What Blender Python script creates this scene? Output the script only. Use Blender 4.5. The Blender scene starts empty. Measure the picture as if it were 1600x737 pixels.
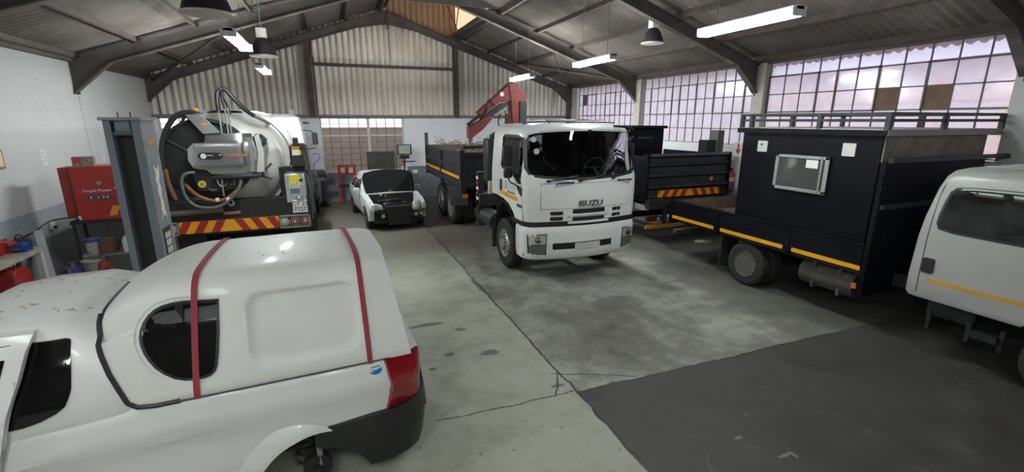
import bpy, bmesh, math, random
from mathutils import Vector, Matrix
from mathutils.bvhtree import BVHTree
random.seed(7)
PI = math.pi
SC = bpy.context.scene
COL = SC.collection

# ------------------------------------------------------------------ camera, world, exposure
cam_d = bpy.data.cameras.new('camera'); cam = bpy.data.objects.new('camera', cam_d); COL.objects.link(cam)
cam_d.sensor_width = 36.0; cam_d.sensor_fit = 'HORIZONTAL'; cam_d.lens = 36.0*723.0/1600.0
cam_d.clip_start = 0.05; cam_d.clip_end = 300
cam.location = (0, 0, 2.9)
cam.rotation_euler = (PI/2-math.radians(14.018), 0, -math.radians(21.13))
SC.camera = cam
SC.view_settings.view_transform = 'Standard'; SC.view_settings.look = 'None'
SC.view_settings.gamma = 1.0; SC.view_settings.use_curve_mapping = False
SC.view_settings.exposure = 0.6
world = bpy.data.worlds.new('overcast_sky'); SC.world = world; world.use_nodes = True
wn = world.node_tree; wn.nodes.clear()
w_out = wn.nodes.new('ShaderNodeOutputWorld'); w_bg = wn.nodes.new('ShaderNodeBackground')
w_bg.inputs['Color'].default_value = (0.80, 0.85, 1.0, 1); w_bg.inputs['Strength'].default_value = 1.75
wn.links.new(w_bg.outputs[0], w_out.inputs[0])
sun_d = bpy.data.lights.new('sun', 'SUN'); sun_d.energy = 1.6; sun_d.angle = 0.2; sun_d.color = (1, .94, .86)
sun = bpy.data.objects.new('sun', sun_d); COL.objects.link(sun)
sun.rotation_euler = (math.radians(38), 0, math.radians(-150))      # from behind and left, over the roof, on to the yard outside
TUBE_W = 130.0

# ------------------------------------------------------------------ materials
MATS = {}
def mat(name, col, rough=.5, metal=0.0, var=.06, vscale=6.0, bump=0.0, bscale=60., coat=0.0, spec=.5, emit=None, estr=0., dirt=None, dscale=1.5, damt=.5):
    if name in MATS: return MATS[name]
    m = bpy.data.materials.new(name); m.use_nodes = True
    nt = m.node_tree; N = nt.nodes; L = nt.links; p = N['Principled BSDF']
    p.inputs['Roughness'].default_value = rough; p.inputs['Metallic'].default_value = metal
    p.inputs['Coat Weight'].default_value = coat; p.inputs['Coat Roughness'].default_value = .08
    p.inputs['Specular IOR Level'].default_value = spec
    tc = N.new('ShaderNodeTexCoord')
    nz = N.new('ShaderNodeTexNoise'); nz.inputs['Scale'].default_value = vscale; nz.inputs['Detail'].default_value = 5
    L.new(tc.outputs['Object'], nz.inputs['Vector'])
    cr = N.new('ShaderNodeValToRGB'); c = col
    cr.color_ramp.elements[0].position = .3; cr.color_ramp.elements[1].position = .7
    cr.color_ramp.elements[0].color = (c[0]*(1-var), c[1]*(1-var), c[2]*(1-var), 1)
    cr.color_ramp.elements[1].color = (min(1, c[0]*(1+var)), min(1, c[1]*(1+var)), min(1, c[2]*(1+var)), 1)
    L.new(nz.outputs['Fac'], cr.inputs[0]); out = cr.outputs[0]
    if dirt:
        n2 = N.new('ShaderNodeTexNoise'); n2.inputs['Scale'].default_value = dscale; n2.inputs['Detail'].default_value = 8; n2.inputs['Roughness'].default_value = .65
        L.new(tc.outputs['Object'], n2.inputs['Vector'])
        r2 = N.new('ShaderNodeValToRGB'); r2.color_ramp.elements[0].position = .5; r2.color_ramp.elements[1].position = .72
        r2.color_ramp.elements[1].color = (damt, damt, damt, 1)
        L.new(n2.outputs['Fac'], r2.inputs[0])
        mx = N.new('ShaderNodeMix'); mx.data_type = 'RGBA'
        L.new(r2.outputs[0], mx.inputs[0]); L.new(out, mx.inputs[6]); mx.inputs[7].default_value = (*dirt, 1); out = mx.outputs[2]
    L.new(out, p.inputs['Base Color'])
    if bump:
        n3 = N.new('ShaderNodeTexNoise'); n3.inputs['Scale'].default_value = bscale; n3.inputs['Detail'].default_value = 3
        L.new(tc.outputs['Object'], n3.inputs['Vector'])
        b = N.new('ShaderNodeBump'); b.inputs['Strength'].default_value = bump; b.inputs['Distance'].default_value = .02
        L.new(n3.outputs['Fac'], b.inputs['Height']); L.new(b.outputs[0], p.inputs['Normal'])
    if emit:
        p.inputs['Emission Color'].default_value = (*emit, 1); p.inputs['Emission Strength'].default_value = estr
    MATS[name] = m; return m

def glass_mat(name, tint, rough=.02, trans=.75, diff=(.05, .05, .05), dweight=0.0):
    # thin pane: straight-through part + reflection (+ dirt film)
    m = bpy.data.materials.new(name); m.use_nodes = True; nt = m.node_tree; N = nt.nodes; L = nt.links; N.clear()
    o = N.new('ShaderNodeOutputMaterial'); t = N.new('ShaderNodeBsdfTransparent'); t.inputs[0].default_value = (*tint, 1)
    g = N.new('ShaderNodeBsdfGlossy'); g.inputs['Roughness'].default_value = rough
    fr = N.new('ShaderNodeFresnel'); fr.inputs[0].default_value = 1.5
    mx = N.new('ShaderNodeMixShader'); L.new(fr.outputs[0], mx.inputs[0]); L.new(t.outputs[0], mx.inputs[1]); L.new(g.outputs[0], mx.inputs[2])
    last = mx
    if dweight:
        d = N.new('ShaderNodeBsdfTranslucent'); d.inputs[0].default_value = (*diff, 1)
        nz = N.new('ShaderNodeTexNoise'); nz.inputs['Scale'].default_value = 3.0
        tc = N.new('ShaderNodeTexCoord'); L.new(tc.outputs['Object'], nz.inputs['Vector'])
        mr = N.new('ShaderNodeMapRange'); mr.inputs[1].default_value = .3; mr.inputs[2].default_value = .7
        mr.inputs[3].default_value = dweight*.9; mr.inputs[4].default_value = min(1, dweight*1.08); L.new(nz.outputs['Fac'], mr.inputs[0])
        m2 = N.new('ShaderNodeMixShader'); L.new(mr.outputs[0], m2.inputs[0]); L.new(mx.outputs[0], m2.inputs[1]); L.new(d.outputs[0], m2.inputs[2]); last = m2
    L.new(last.outputs[0], o.inputs[0]); MATS[name] = m; return m

white_paint = mat('white_car_paint', (.72, .72, .71), .34, coat=.2, var=.02, dirt=(.5, .47, .42), dscale=2.2, damt=.16)
truck_white = mat('white_truck_paint', (.82, .83, .84), .3, coat=.3, var=.015)
cab_cream = mat('off_white_truck_paint', (.74, .74, .72), .38, coat=.2, var=.02)
canopy_white = mat('white_fibreglass', (.72, .72, .70), .5, spec=.35, coat=.06, var=.025, dirt=(.55, .52, .45), dscale=3, damt=.22)
navy = mat('navy_truck_paint', (.004, .0045, .008), .5, coat=.0, spec=.12, var=.2, dirt=(.012, .012, .014), dscale=2.5, damt=.5)
navy2 = mat('worn_navy_paint', (.022, .024, .03), .5, coat=.0, spec=.35, var=.25, dirt=(.09, .085, .08), dscale=4, damt=.5)
black_pl = mat('black_plastic', (.018, .018, .019), .5, var=.1)
dark_grime = mat('grimy_black_steel', (.014, .013, .013), .7, var=.3, bump=.1)
rubber = mat('tyre_rubber', (.016, .016, .016), .8, var=.15, bump=.15)
steel_rim = mat('grey_wheel_steel', (.1, .092, .085), .6, metal=.2, var=.15)
alu_rim = mat('bright_wheel_alloy', (.5, .5, .5), .35, metal=.85, var=.08)
chrome = mat('polished_metal', (.7, .7, .72), .12, metal=1.0, var=.02)
inox = mat('stainless_sheet', (.62, .62, .64), .24, metal=1.0, var=.06, vscale=3)
yellow = mat('amber_reflective_tape', (.8, .36, .014), .4, var=.05)
red_tape = mat('red_reflective_tape', (.36, .02, .02), .4, var=.05)
red_light = mat('red_lamp_lens', (.24, .006, .01), .12, coat=.6, var=.15, vscale=25)
amber = mat('amber_lamp_lens', (.8, .25, .01), .2, coat=.5)
clear_lens = mat('clear_lamp_lens', (.72, .72, .72), .12, metal=.5, var=.15, vscale=30)
grey_lens = mat('smoky_lamp_lens', (.16, .155, .15), .15, metal=.2, coat=.5, var=.25, vscale=30)
dark_glass = mat('tinted_glass', (.004, .004, .005), .09, spec=.35, coat=.15, var=.1)
red_paint = mat('red_enamel', (.32, .022, .018), .42, var=.1, dirt=(.12, .02, .02), dscale=4, damt=.5)
crane_red = mat('faded_red_crane_paint', (.18, .02, .016), .45, var=.12, dirt=(.12, .04, .03), dscale=5, damt=.5)
strap_red = mat('red_webbing', (.27, .035, .045), .8, var=.1, vscale=40)
lift_blue = mat('blue_grey_lift_paint', (.15, .18, .21), .4, var=.05)
lift_blue2 = mat('worn_grey_lift_side', (.2, .215, .225), .45, var=.1)
steel_brown = mat('dusty_brown_steel', (.075, .058, .05), .7, var=.25, vscale=4)
beam_dark = mat('dusty_roof_steel', (.085, .072, .066), .7, var=.25, vscale=3)
off_white = mat('cream_painted_steel', (.42, .4, .36), .6, var=.12)
white_plain = mat('white_plastic', (.75, .75, .74), .45, var=.03)
plate_white = mat('plate_white', (.7, .7, .69), .4, var=.03)
ink = mat('black_lettering', (.012, .012, .014), .5)
grey_ink = mat('grey_lettering', (.09, .095, .1), .35, metal=.4)
blue_plastic = mat('blue_plastic', (.015, .06, .22), .45)
green_tape = mat('green_vinyl', (.04, .2, .04), .5)
orange_hose = mat('orange_rubber', (.19, .075, .03), .6, var=.2)
grey_hose = mat('grey_rubber_hose', (.12, .13, .125), .6, var=.15)
wood = mat('worn_wood', (.16, .1, .06), .75, var=.3, vscale=9)
cardboard = mat('cardboard_brown', (.17, .105, .075), .85, var=.15)
grey_steel = mat('grey_painted_steel', (.22, .22, .21), .55, var=.12)
green_grey = mat('dark_green_board', (.045, .052, .042), .6, var=.15)
yellow_paint = mat('yellow_enamel', (.5, .3, .02), .45, var=.12)
tank_white = mat('dirty_white_tank', (.7, .69, .66), .4, coat=.15, var=.05, dirt=(.3, .24, .19), dscale=2.2, damt=.45)
pane_glass = glass_mat('reeded_window_glass', (.96, .95, .98), .12, diff=(.95, .92, .97), dweight=.38)
cab_glass = glass_mat('windscreen_glass', (.5, .55, .54), .015)

# ------------------------------------------------------------------ builders
def V(*a): return Vector(a)
class MB:
    def __init__(s): s.bm = bmesh.new()
    def face(s, pts):
        return s.bm.faces.new([s.bm.verts.new(p) for p in pts])
    def box(s, x0, x1, y0, y1, z0, z1, M=None):
        P = [V(x, y, z) for z in (z0, z1) for y in (y0, y1) for x in (x0, x1)]
        if M is not None: P = [M @ p for p in P]
        v = [s.bm.verts.new(p) for p in P]
        for f in ((0, 2, 3, 1), (4, 5, 7, 6), (0, 1, 5, 4), (2, 6, 7, 3), (0, 4, 6, 2), (1, 3, 7, 5)): s.bm.faces.new([v[i] for i in f])
        return s
    def cbox(s, c, size, rot=(0, 0, 0)):
        from mathutils import Euler
        M = Matrix.Translation(c) @ Euler(rot).to_matrix().to_4x4()
        a, b, d = size[0]/2, size[1]/2, size[2]/2
        return s.box(-a, a, -b, b, -d, d, M)
    def bar(s, p0, p1, w, h, up=(0, 0, 1)):
        p0 = V(*p0); p1 = V(*p1); d = p1-p0; L = d.length; d.normalize(); u = V(*up)
        if abs(d.dot(u)) > .98: u = V(0, 1, 0)
        sd = d.cross(u).normalized(); u = sd.cross(d)
        M = Matrix((sd, d, u)).transposed().to_4x4(); M.translation = p0
        return s.box(-w/2, w/2, 0, L, -h/2, h/2, M)
    def ring(s, c, d, r, n, ref=None):
        d = d.normalized(); u = ref if ref is not None else (V(0, 0, 1) if abs(d.z) < .9 else V(1, 0, 0))
        a = d.cross(u).normalized(); b = a.cross(d)
        return [s.bm.verts.new(c+a*(r*math.cos(2*PI*k/n))+b*(r*math.sin(2*PI*k/n))) for k in range(n)]
    def skin(s, A, B, close=True):
        n = len(A)
        for i in range(n if close else n-1):
            j = (i+1) % n
            try: s.bm.faces.new((A[i], A[j], B[j], B[i]))
            except ValueError: pass
    def cyl(s, p0, p1, r0, r1=None, n=16, cap=True):
        p0 = V(*p0); p1 = V(*p1); r1 = r0 if r1 is None else r1
        A = s.ring(p0, p1-p0, r0, n); B = s.ring(p1, p1-p0, r1, n); s.skin(A, B)
        if cap:
            s.bm.faces.new(A[::-1]); s.bm.faces.new(B)
        return s
    def tube(s, pts, r, n=8, smooth=0, cap=True):
        P = [V(*p) for p in pts]
        for _ in range(smooth):
            Q = [P[0]]
            for a, b in zip(P, P[1:]): Q += [a.lerp(b, .25), a.lerp(b, .75)]
            P = Q+[P[-1]]
        prev = None; first = None
        for i, p in enumerate(P):
            d = (P[min(i+1, len(P)-1)]-P[max(i-1, 0)])
            if i == 0:
                u = V(0, 0, 1) if abs(d.normalized().z) < .9 else V(1, 0, 0)
            a = d.cross(u).normalized(); u = a.cross(d).normalized()
            R = s.ring(p, d, r, n, ref=u)
            if prev: s.skin(prev, R)
            else: first = R
            prev = R
        if cap:
            s.bm.faces.new(first[::-1]); s.bm.faces.new(prev)
        return s
    def prism(s, poly, axis, a, b):
        def P(q, t):
            return V(t, q[0], q[1]) if axis == 'x' else V(q[0], t, q[1]) if axis == 'y' else V(q[0], q[1], t)
        A = [s.bm.verts.new(P(q, a)) for q in poly]; B = [s.bm.verts.new(P(q, b)) for q in poly]
        s.skin(A, B); s.bm.faces.new(A[::-1]); s.bm.faces.new(B); return s
    def loft(s, secs, cap=True, close=True):
        R = [[s.bm.verts.new(p) for p in sec] for sec in secs]
        for A, B in zip(R, R[1:]): s.skin(A, B, close)
        if cap:
            s.bm.faces.new(R[0][::-1]); s.bm.faces.new(R[-1])
        return s
    def lathe(s, prof, c, axis='y', n=32):
        c = V(*c); R = []
        for r, h in prof:
            ring = []
            for k in range(n):
                a = 2*PI*k/n; u, w = r*math.cos(a), r*math.sin(a)
                ring.append(s.bm.verts.new(c+(V(u, h, w) if axis == 'y' else V(h, u, w) if axis == 'x' else V(u, w, h))))
            R.append(ring)
        for A, B in zip(R, R[1:]): s.skin(A, B)
        if prof[0][0] > 1e-5: s.bm.faces.new(R[0])
        if prof[-1][0] > 1e-5: s.bm.faces.new(R[-1])
        return s
    def ball(s, c, r, sc=(1, 1, 1), n=12):
        M = Matrix.Translation(c) @ Matrix.Diagonal((*[r*k for k in sc], 1))
        bmesh.ops.create_uvsphere(s.bm, u_segments=n, v_segments=max(6, n//2), radius=1, matrix=M); return s
    def build(s, name, m, parent=None, bevel=0, sub=0, flat=False, ang=35, segs=2, weld=True):
        if weld: bmesh.ops.remove_doubles(s.bm, verts=s.bm.verts, dist=1e-5)
        bmesh.ops.recalc_face_normals(s.bm, faces=s.bm.faces)
        me = bpy.data.meshes.new(name); s.bm.to_mesh(me); s.bm.free()
        o = bpy.data.objects.new(name, me); COL.objects.link(o)
        for mm in (m if isinstance(m, (list, tuple)) else [m]): me.materials.append(mm)
        if not flat:
            me.polygons.foreach_set('use_smooth', [True]*len(me.polygons)); me.set_sharp_from_angle(angle=math.radians(ang))
        if parent is not None: o.parent = parent
        if bevel:
            b = o.modifiers.new('bevel', 'BEVEL'); b.width = bevel; b.segments = segs; b.limit_method = 'ANGLE'; b.angle_limit = math.radians(40)
        if sub:
            q = o.modifiers.new('subdivision', 'SUBSURF'); q.levels = sub; q.render_levels = sub
        return o

def bake(o):
    """apply the modifiers of o to its mesh"""
    o.data.update(); o.update_tag(); bpy.context.view_layer.update(); dg = bpy.context.evaluated_depsgraph_get(); dg.update()
    me = bpy.data.meshes.new_from_object(o.evaluated_get(dg)); old = o.data; o.modifiers.clear(); o.data = me
    bpy.data.meshes.remove(old); return o
def _vol(me):
    b = bmesh.new(); b.from_mesh(me); v = abs(b.calc_volume()); b.free(); return v
def subtract(o, t, ang):
    keep = o.data.copy(); v0 = _vol(keep)
    for solver in ('EXACT', 'FAST'):
        b = o.modifiers.new('cut', 'BOOLEAN'); b.operation = 'DIFFERENCE'; b.object = t; b.solver = solver
        bake(o); v1 = _vol(o.data)
        if len(o.data.polygons) > 5 and .02*v0 < v1 <= v0*1.0001: break
        o.data = keep.copy()
    bpy.data.meshes.remove(keep)
def cut(o, *cutters, ang=35):
    """boolean-subtract temporary shapes (MB) from o, one after the other"""
    for c in cutters:
        t = c.build('cutter', black_pl, o.parent); subtract(o, t, ang)
        me = t.data; bpy.data.objects.remove(t); bpy.data.meshes.remove(me)
    o.data.polygons.foreach_set('use_smooth', [True]*len(o.data.polygons)); o.data.set_sharp_from_angle(angle=math.radians(ang))
    return o
def bvh(*objs):
    vs, fs = [], []
    for o in objs:
        b = len(vs); vs += [v.co.copy() for v in o.data.vertices]; fs += [[b+i for i in p.vertices] for p in o.data.polygons]
    return BVHTree.FromPolygons(vs, fs)
def patch(name, poly, axis, sign, tree, m, parent, off=.006, thick=.012, step=.06, far=6.0, ang=40):
    """a panel with outline poly laid on the body: every point is dropped on the surface along the axis, then given thickness"""
    bm = bmesh.new()
    ia = 'xyz'.index(axis); o1, o2 = [i for i in range(3) if i != ia]
    def mk(a, b):
        p = V(0, 0, 0); p[o1] = a; p[o2] = b; return p
    f = bm.faces.new([bm.verts.new(mk(*q)) for q in poly])
    bmesh.ops.triangulate(bm, faces=[f])
    for k, i in ((0, o1), (1, o2)):
        lo = min(q[k] for q in poly); hi = max(q[k] for q in poly); t = lo+step
        no = V(0, 0, 0); no[i] = 1
        while t < hi-1e-4:
            co = V(0, 0, 0); co[i] = t
            bmesh.ops.bisect_plane(bm, geom=bm.verts[:]+bm.edges[:]+bm.faces[:], plane_co=co, plane_no=no); t += step
    d = V(0, 0, 0); d[ia] = -sign
    last = 0
    for v in bm.verts:
        st = v.co.copy(); st[ia] = sign*far
        h = tree.ray_cast(st, d)
        if h[0] is not None: last = h[0][ia]; v.co = h[0]+V(*[sign*off if i == ia else 0 for i in range(3)])
        else: v.co[ia] = None or v.co[ia]; v.tag = True
    good = [v for v in bm.verts if not v.tag]
    for v in bm.verts:
        if v.tag and good:
            n = min(good, key=lambda g: (g.co[o1]-v.co[o1])**2+(g.co[o2]-v.co[o2])**2); v.co[ia] = n.co[ia]
    fs = bm.faces[:]
    r = bmesh.ops.extrude_face_region(bm, geom=fs)
    for v in r['geom']:
        if isinstance(v, bmesh.types.BMVert): v.co[ia] -= sign*thick
    bmesh.ops.recalc_face_normals(bm, faces=bm.faces)
    me = bpy.data.meshes.new(name); bm.to_mesh(me); bm.free(); me.materials.append(m)
    me.polygons.foreach_set('use_smooth', [True]*len(me.polygons)); me.set_sharp_from_angle(angle=math.radians(ang))
    o = bpy.data.objects.new(name, me); COL.objects.link(o); o.parent = parent; return o
def smoothpoly(P, it=2):
    for _ in range(it):
        Q = []
        for i in range(len(P)):
            a, b = P[i], P[(i+1) % len(P)]
            Q += [(a[0]*.75+b[0]*.25, a[1]*.75+b[1]*.25), (a[0]*.25+b[0]*.75, a[1]*.25+b[1]*.75)]
        P = Q
    return P
def rrect(x0, x1, z0, z1, r, n=4):
    P = []
    for cx, cz, a0 in ((x1-r, z1-r, 0), (x0+r, z1-r, 90), (x0+r, z0+r, 180), (x1-r, z0+r, 270)):
        for k in range(n+1):
            a = math.radians(a0+90*k/n); P.append((cx+r*math.cos(a), cz+r*math.sin(a)))
    return P
def ringpoly(P, w):
    """outline P grown by w (for frames)"""
    cx = sum(p[0] for p in P)/len(P); cz = sum(p[1] for p in P)/len(P); Q = []
    n = len(P)
    for i in range(n):
        a, b, c = P[i-1], P[i], P[(i+1) % n]
        dx, dz = c[0]-a[0], c[1]-a[1]; l = math.hypot(dx, dz) or 1; nx, nz = dz/l, -dx/l
        if nx*(b[0]-cx)+nz*(b[1]-cz) < 0: nx, nz = -nx, -nz
        Q.append((b[0]+nx*w, b[1]+nz*w))
    return Q
def text(name, s, size, loc, rot, m, parent=None, ext=.003, align='CENTER', sx=1.0):
    c = bpy.data.curves.new(name, 'FONT'); c.body = s; c.size = size; c.extrude = ext; c.align_x = align; c.align_y = 'CENTER'
    o = bpy.data.objects.new(name, c); COL.objects.link(o)
    dg = bpy.context.evaluated_depsgraph_get(); dg.update()
    me = bpy.data.meshes.new_from_object(o.evaluated_get(dg)); bpy.data.objects.remove(o); bpy.data.curves.remove(c)
    o = bpy.data.objects.new(name, me); COL.objects.link(o); me.materials.clear(); me.materials.append(m)
    o.location = loc; o.rotation_euler = rot; o.scale = (sx, 1, 1)
    if parent is not None: o.parent = parent
    return o
def tag(o, label=None, cat=None, group=None, kind=None):
    if label: o['label'] = label
    if cat: o['category'] = cat
    if group: o['group'] = group
    if kind: o['kind'] = kind
    return o
def thing(name, label, cat, loc=(0, 0, 0), rz=0, group=None):
    o = bpy.data.objects.new(name, None); COL.objects.link(o); o.empty_display_size = .2
    o.location = loc; o.rotation_euler = (0, 0, rz); return tag(o, label, cat, group)
def struct(name, mb, m, parent=None, **k):
    o = mb.build(name, m, parent, **k)
    if parent is None: o['kind'] = 'structure'
    return o
def children(o): return [c for c in bpy.data.objects if c.parent == o]
def copy_tree(o, parent=None):
    c = o.copy(); COL.objects.link(c); c.parent = parent
    for ch in children(o): copy_tree(ch, c)
    return c
def shift(mb, M):
    bmesh.ops.transform(mb.bm, matrix=M, verts=mb.bm.verts); return mb
def nodes_mat(name):
    m = bpy.data.materials.new(name); m.use_nodes = True; MATS[name] = m
    return m, m.node_tree.nodes, m.node_tree.links, m.node_tree.nodes['Principled BSDF']
# ------------------------------------------------------------------ hall (left wall x=-5.1, right wall x=9.55, gable y=18)
XL, XR, YB, YF = -5.1, 9.55, 18.0, -3.2
XC = (XL+XR)/2; EAVE = 4.28; SL = .335
def roofz(x): return EAVE+SL*(min(x, 2*XC-x)-XL)
RIDGE = roofz(XC)

# floor: one poured slab surface, its bays, joints, cracks and stains in the material
m_floor, N, L, P = nodes_mat('workshop_concrete')
tc = N.new('ShaderNodeTexCoord'); sep = N.new('ShaderNodeSeparateXYZ')
warp = N.new('ShaderNodeTexNoise'); warp.inputs['Scale'].default_value = 1.6; warp.inputs['Detail'].default_value = 6; warp.inputs['Roughness'].default_value = .7
L.new(tc.outputs['Object'], warp.inputs['Vector']); L.new(tc.outputs['Object'], sep.inputs[0])
def mth(op, a, b=None, c=None):
    n = N.new('ShaderNodeMath'); n.operation = op
    for i, v in enumerate((a, b, c)):
        if v is None: continue
        if isinstance(v, (int, float)): n.inputs[i].default_value = v
        else: L.new(v, n.inputs[i])
    return n.outputs[0]
def noise(scale, detail=6, rough=.6, vec=None, dist=0):
    n = N.new('ShaderNodeTexNoise'); n.inputs['Scale'].default_value = scale; n.inputs['Detail'].default_value = detail
    n.inputs['Roughness'].default_value = rough; n.inputs['Distortion'].default_value = dist
    L.new(vec if vec is not None else tc.outputs['Object'], n.inputs['Vector']); return n.outputs['Fac']
def ramp(v, stops):
    r = N.new('ShaderNodeValToRGB'); e = r.color_ramp.elements
    while len(e) < len(stops): e.new(.5)
    for el, (p, c) in zip(e, stops):
        el.position = p; el.color = (*c, 1) if isinstance(c, tuple) else (c, c, c, 1)
    L.new(v, r.inputs[0]); return r.outputs[0]
def mixc(f, a, b):
    n = N.new('ShaderNodeMix'); n.data_type = 'RGBA'
    for i, v in ((0, f), (6, a), (7, b)):
        if isinstance(v, tuple): n.inputs[i].default_value = (*v, 1)
        elif isinstance(v, (int, float)): n.inputs[i].default_value = v
        else: L.new(v, n.inputs[i])
    return n.outputs[2]
def line(coord, at, w):
    d = mth('ABSOLUTE', mth('SUBTRACT', coord, at)); return mth('LESS_THAN', d, w)
X, Y = sep.outputs[0], sep.outputs[1]
wob = mth('MULTIPLY', mth('SUBTRACT', warp.outputs['Fac'], .5), .16)
Xw = mth('ADD', X, wob); Yw = mth('ADD', Y, wob)
n_big = noise(.7, 8, .62); n_mid = noise(3.2, 8, .65); n_fine = noise(26, 4, .6)
pale = ramp(mth('ADD', mth('MULTIPLY', n_big, .6), mth('MULTIPLY', n_mid, .4)), [(.36, (.21, .208, .168)), (.5, (.34, .343, .288)), (.66, (.42, .423, .365))])
grey = ramp(mth('ADD', mth('MULTIPLY', n_big, .65), mth('MULTIPLY', n_mid, .35)), [(.36, (.085, .08, .07)), (.48, (.18, .176, .152)), (.58, (.32, .32, .28)), (.7, (.38, .38, .33))])
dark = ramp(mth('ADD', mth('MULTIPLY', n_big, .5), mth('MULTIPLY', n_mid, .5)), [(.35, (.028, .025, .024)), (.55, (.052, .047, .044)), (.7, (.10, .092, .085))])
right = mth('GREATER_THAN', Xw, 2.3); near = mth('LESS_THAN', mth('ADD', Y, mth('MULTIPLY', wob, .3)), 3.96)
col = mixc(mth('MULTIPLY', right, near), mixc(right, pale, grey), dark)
# the worn paler lane of the middle bay goes dark towards the trucks (truck shadow painted in, with dirt)
oil = mth('MULTIPLY', mth('GREATER_THAN', X, 2.3), mth('MULTIPLY', N.new('ShaderNodeValue').outputs[0], 0))
lane = N.new('ShaderNodeMapRange'); lane.inputs[1].default_value = 5.7; lane.inputs[2].default_value = 6.6; L.new(Xw, lane.inputs[0])
col = mixc(mth('MULTIPLY', lane.outputs[0], .8), col, (.05, .047, .045))
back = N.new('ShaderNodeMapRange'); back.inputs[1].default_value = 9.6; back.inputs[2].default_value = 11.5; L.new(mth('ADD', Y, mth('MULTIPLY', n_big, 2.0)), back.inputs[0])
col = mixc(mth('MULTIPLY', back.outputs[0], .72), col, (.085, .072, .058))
spots = ramp(noise(5.5, 5, .75), [(.62, 0.0), (.70, .7)])
col = mixc(spots, col, (.05, .045, .04))
spk = ramp(noise(15, 2, .5), [(.69, 0.0), (.72, .8)]); spk2 = ramp(noise(1.1, 2), [(.48, 0.0), (.6, 1.0)])
col = mixc(mth('MULTIPLY', spk, spk2), col, (.06, .055, .045))
# cracks
cr1 = line(Xw, 2.3, .016); cr2 = mth('MULTIPLY', line(Yw, 3.96, .013), mth('GREATER_THAN', X, 2.3))
cr3 = mth('MULTIPLY', line(Yw, 4.0, .008), mth('MULTIPLY', mth('LESS_THAN', X, 2.3), mth('GREATER_THAN', X, .75)))
dg = mth('ADD', mth('MULTIPLY', mth('SUBTRACT', X, 2.3), .46), 0); cr4 = mth('MULTIPLY', line(mth('ADD', Yw, dg), 4.37, .009), mth('MULTIPLY', mth('GREATER_THAN', X, 2.2), mth('LESS_THAN', X, 3.1)))
cr5 = mth('MULTIPLY', line(mth('ADD', Xw, mth('MULTIPLY', mth('SUBTRACT', Y, 4.0), -.55)), 2.06, .011), mth('MULTIPLY', mth('GREATER_THAN', Y, 3.98), mth('LESS_THAN', Y, 4.42)))
crk = mth('MAXIMUM', mth('MAXIMUM', cr1, cr2), mth('MAXIMUM', cr3, mth('MAXIMUM', cr4, cr5)))
col = mixc(mth('MULTIPLY', crk, .85), col, (.018, .016, .014))
for (sx, sy, ra, rb) in ((1.07, 6.27, .30, .06), (1.68, 5.15, .13, .085), (1.5, 5.95, .09, .06), (2.28, 7.6, .05, .5), (1.2, 5.3, .07, .05), (2.15, 4.15, .09, .035), (.9, 5.0, .05, .04), (4.2, 6.0, .5, .3)):
    dx = mth('DIVIDE', mth('SUBTRACT', Xw, sx), ra); dy = mth('DIVIDE', mth('SUBTRACT', Yw, sy), rb)
    dd = mth('ADD', mth('MULTIPLY', dx, dx), mth('MULTIPLY', dy, dy)); dd = mth('ADD', dd, mth('MULTIPLY', mth('SUBTRACT', n_fine, .5), 2.2))
    st = N.new('ShaderNodeMapRange'); st.inputs[1].default_value = 1.1; st.inputs[2].default_value = .6; L.new(dd, st.inputs[0])
    col = mixc(mth('MULTIPLY', st.outputs[0], .45 if ra > .4 else .72), col, (.05, .045, .038))
scuff = mth('MULTIPLY', ramp(noise(2.6, 6, .7, dist=1.2), [(.6, 0.0), (.74, .55)]), mth('MULTIPLY', right, near))
col = mixc(scuff, col, (.16, .145, .13))
for (sx, sy, ra, rb) in ((3.55, 2.42, .09, .02), (3.63, 2.40, .02, .05), (3.35, 2.75, .05, .02)):
    dx = mth('DIVIDE', mth('SUBTRACT', X, sx), ra); dy = mth('DIVIDE', mth('SUBTRACT', Y, sy), rb)
    dd = mth('ADD', mth('ADD', mth('MULTIPLY', dx, dx), mth('MULTIPLY', dy, dy)), mth('MULTIPLY', mth('SUBTRACT', n_fine, .5), 3.0))
    col = mixc(mth('MULTIPLY', mth('LESS_THAN', dd, .8), .5), col, (.3, .29, .28))
L.new(col, P.inputs['Base Color'])
L.new(ramp(n_mid, [(.3, .55), (.7, .82)]), P.inputs['Roughness'])
bp = N.new('ShaderNodeBump'); bp.inputs['Strength'].default_value = .25; bp.inputs['Distance'].default_value = .02
L.new(mth('SUBTRACT', n_mid, mth('MULTIPLY', crk, 1.0)), bp.inputs['Height']); L.new(bp.outputs[0], P.inputs['Normal'])
f = MB().box(XL-.3, XR+.3, YF-.3, YB+.3, -.2, 0); struct('floor', f, m_floor, flat=True)

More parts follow.
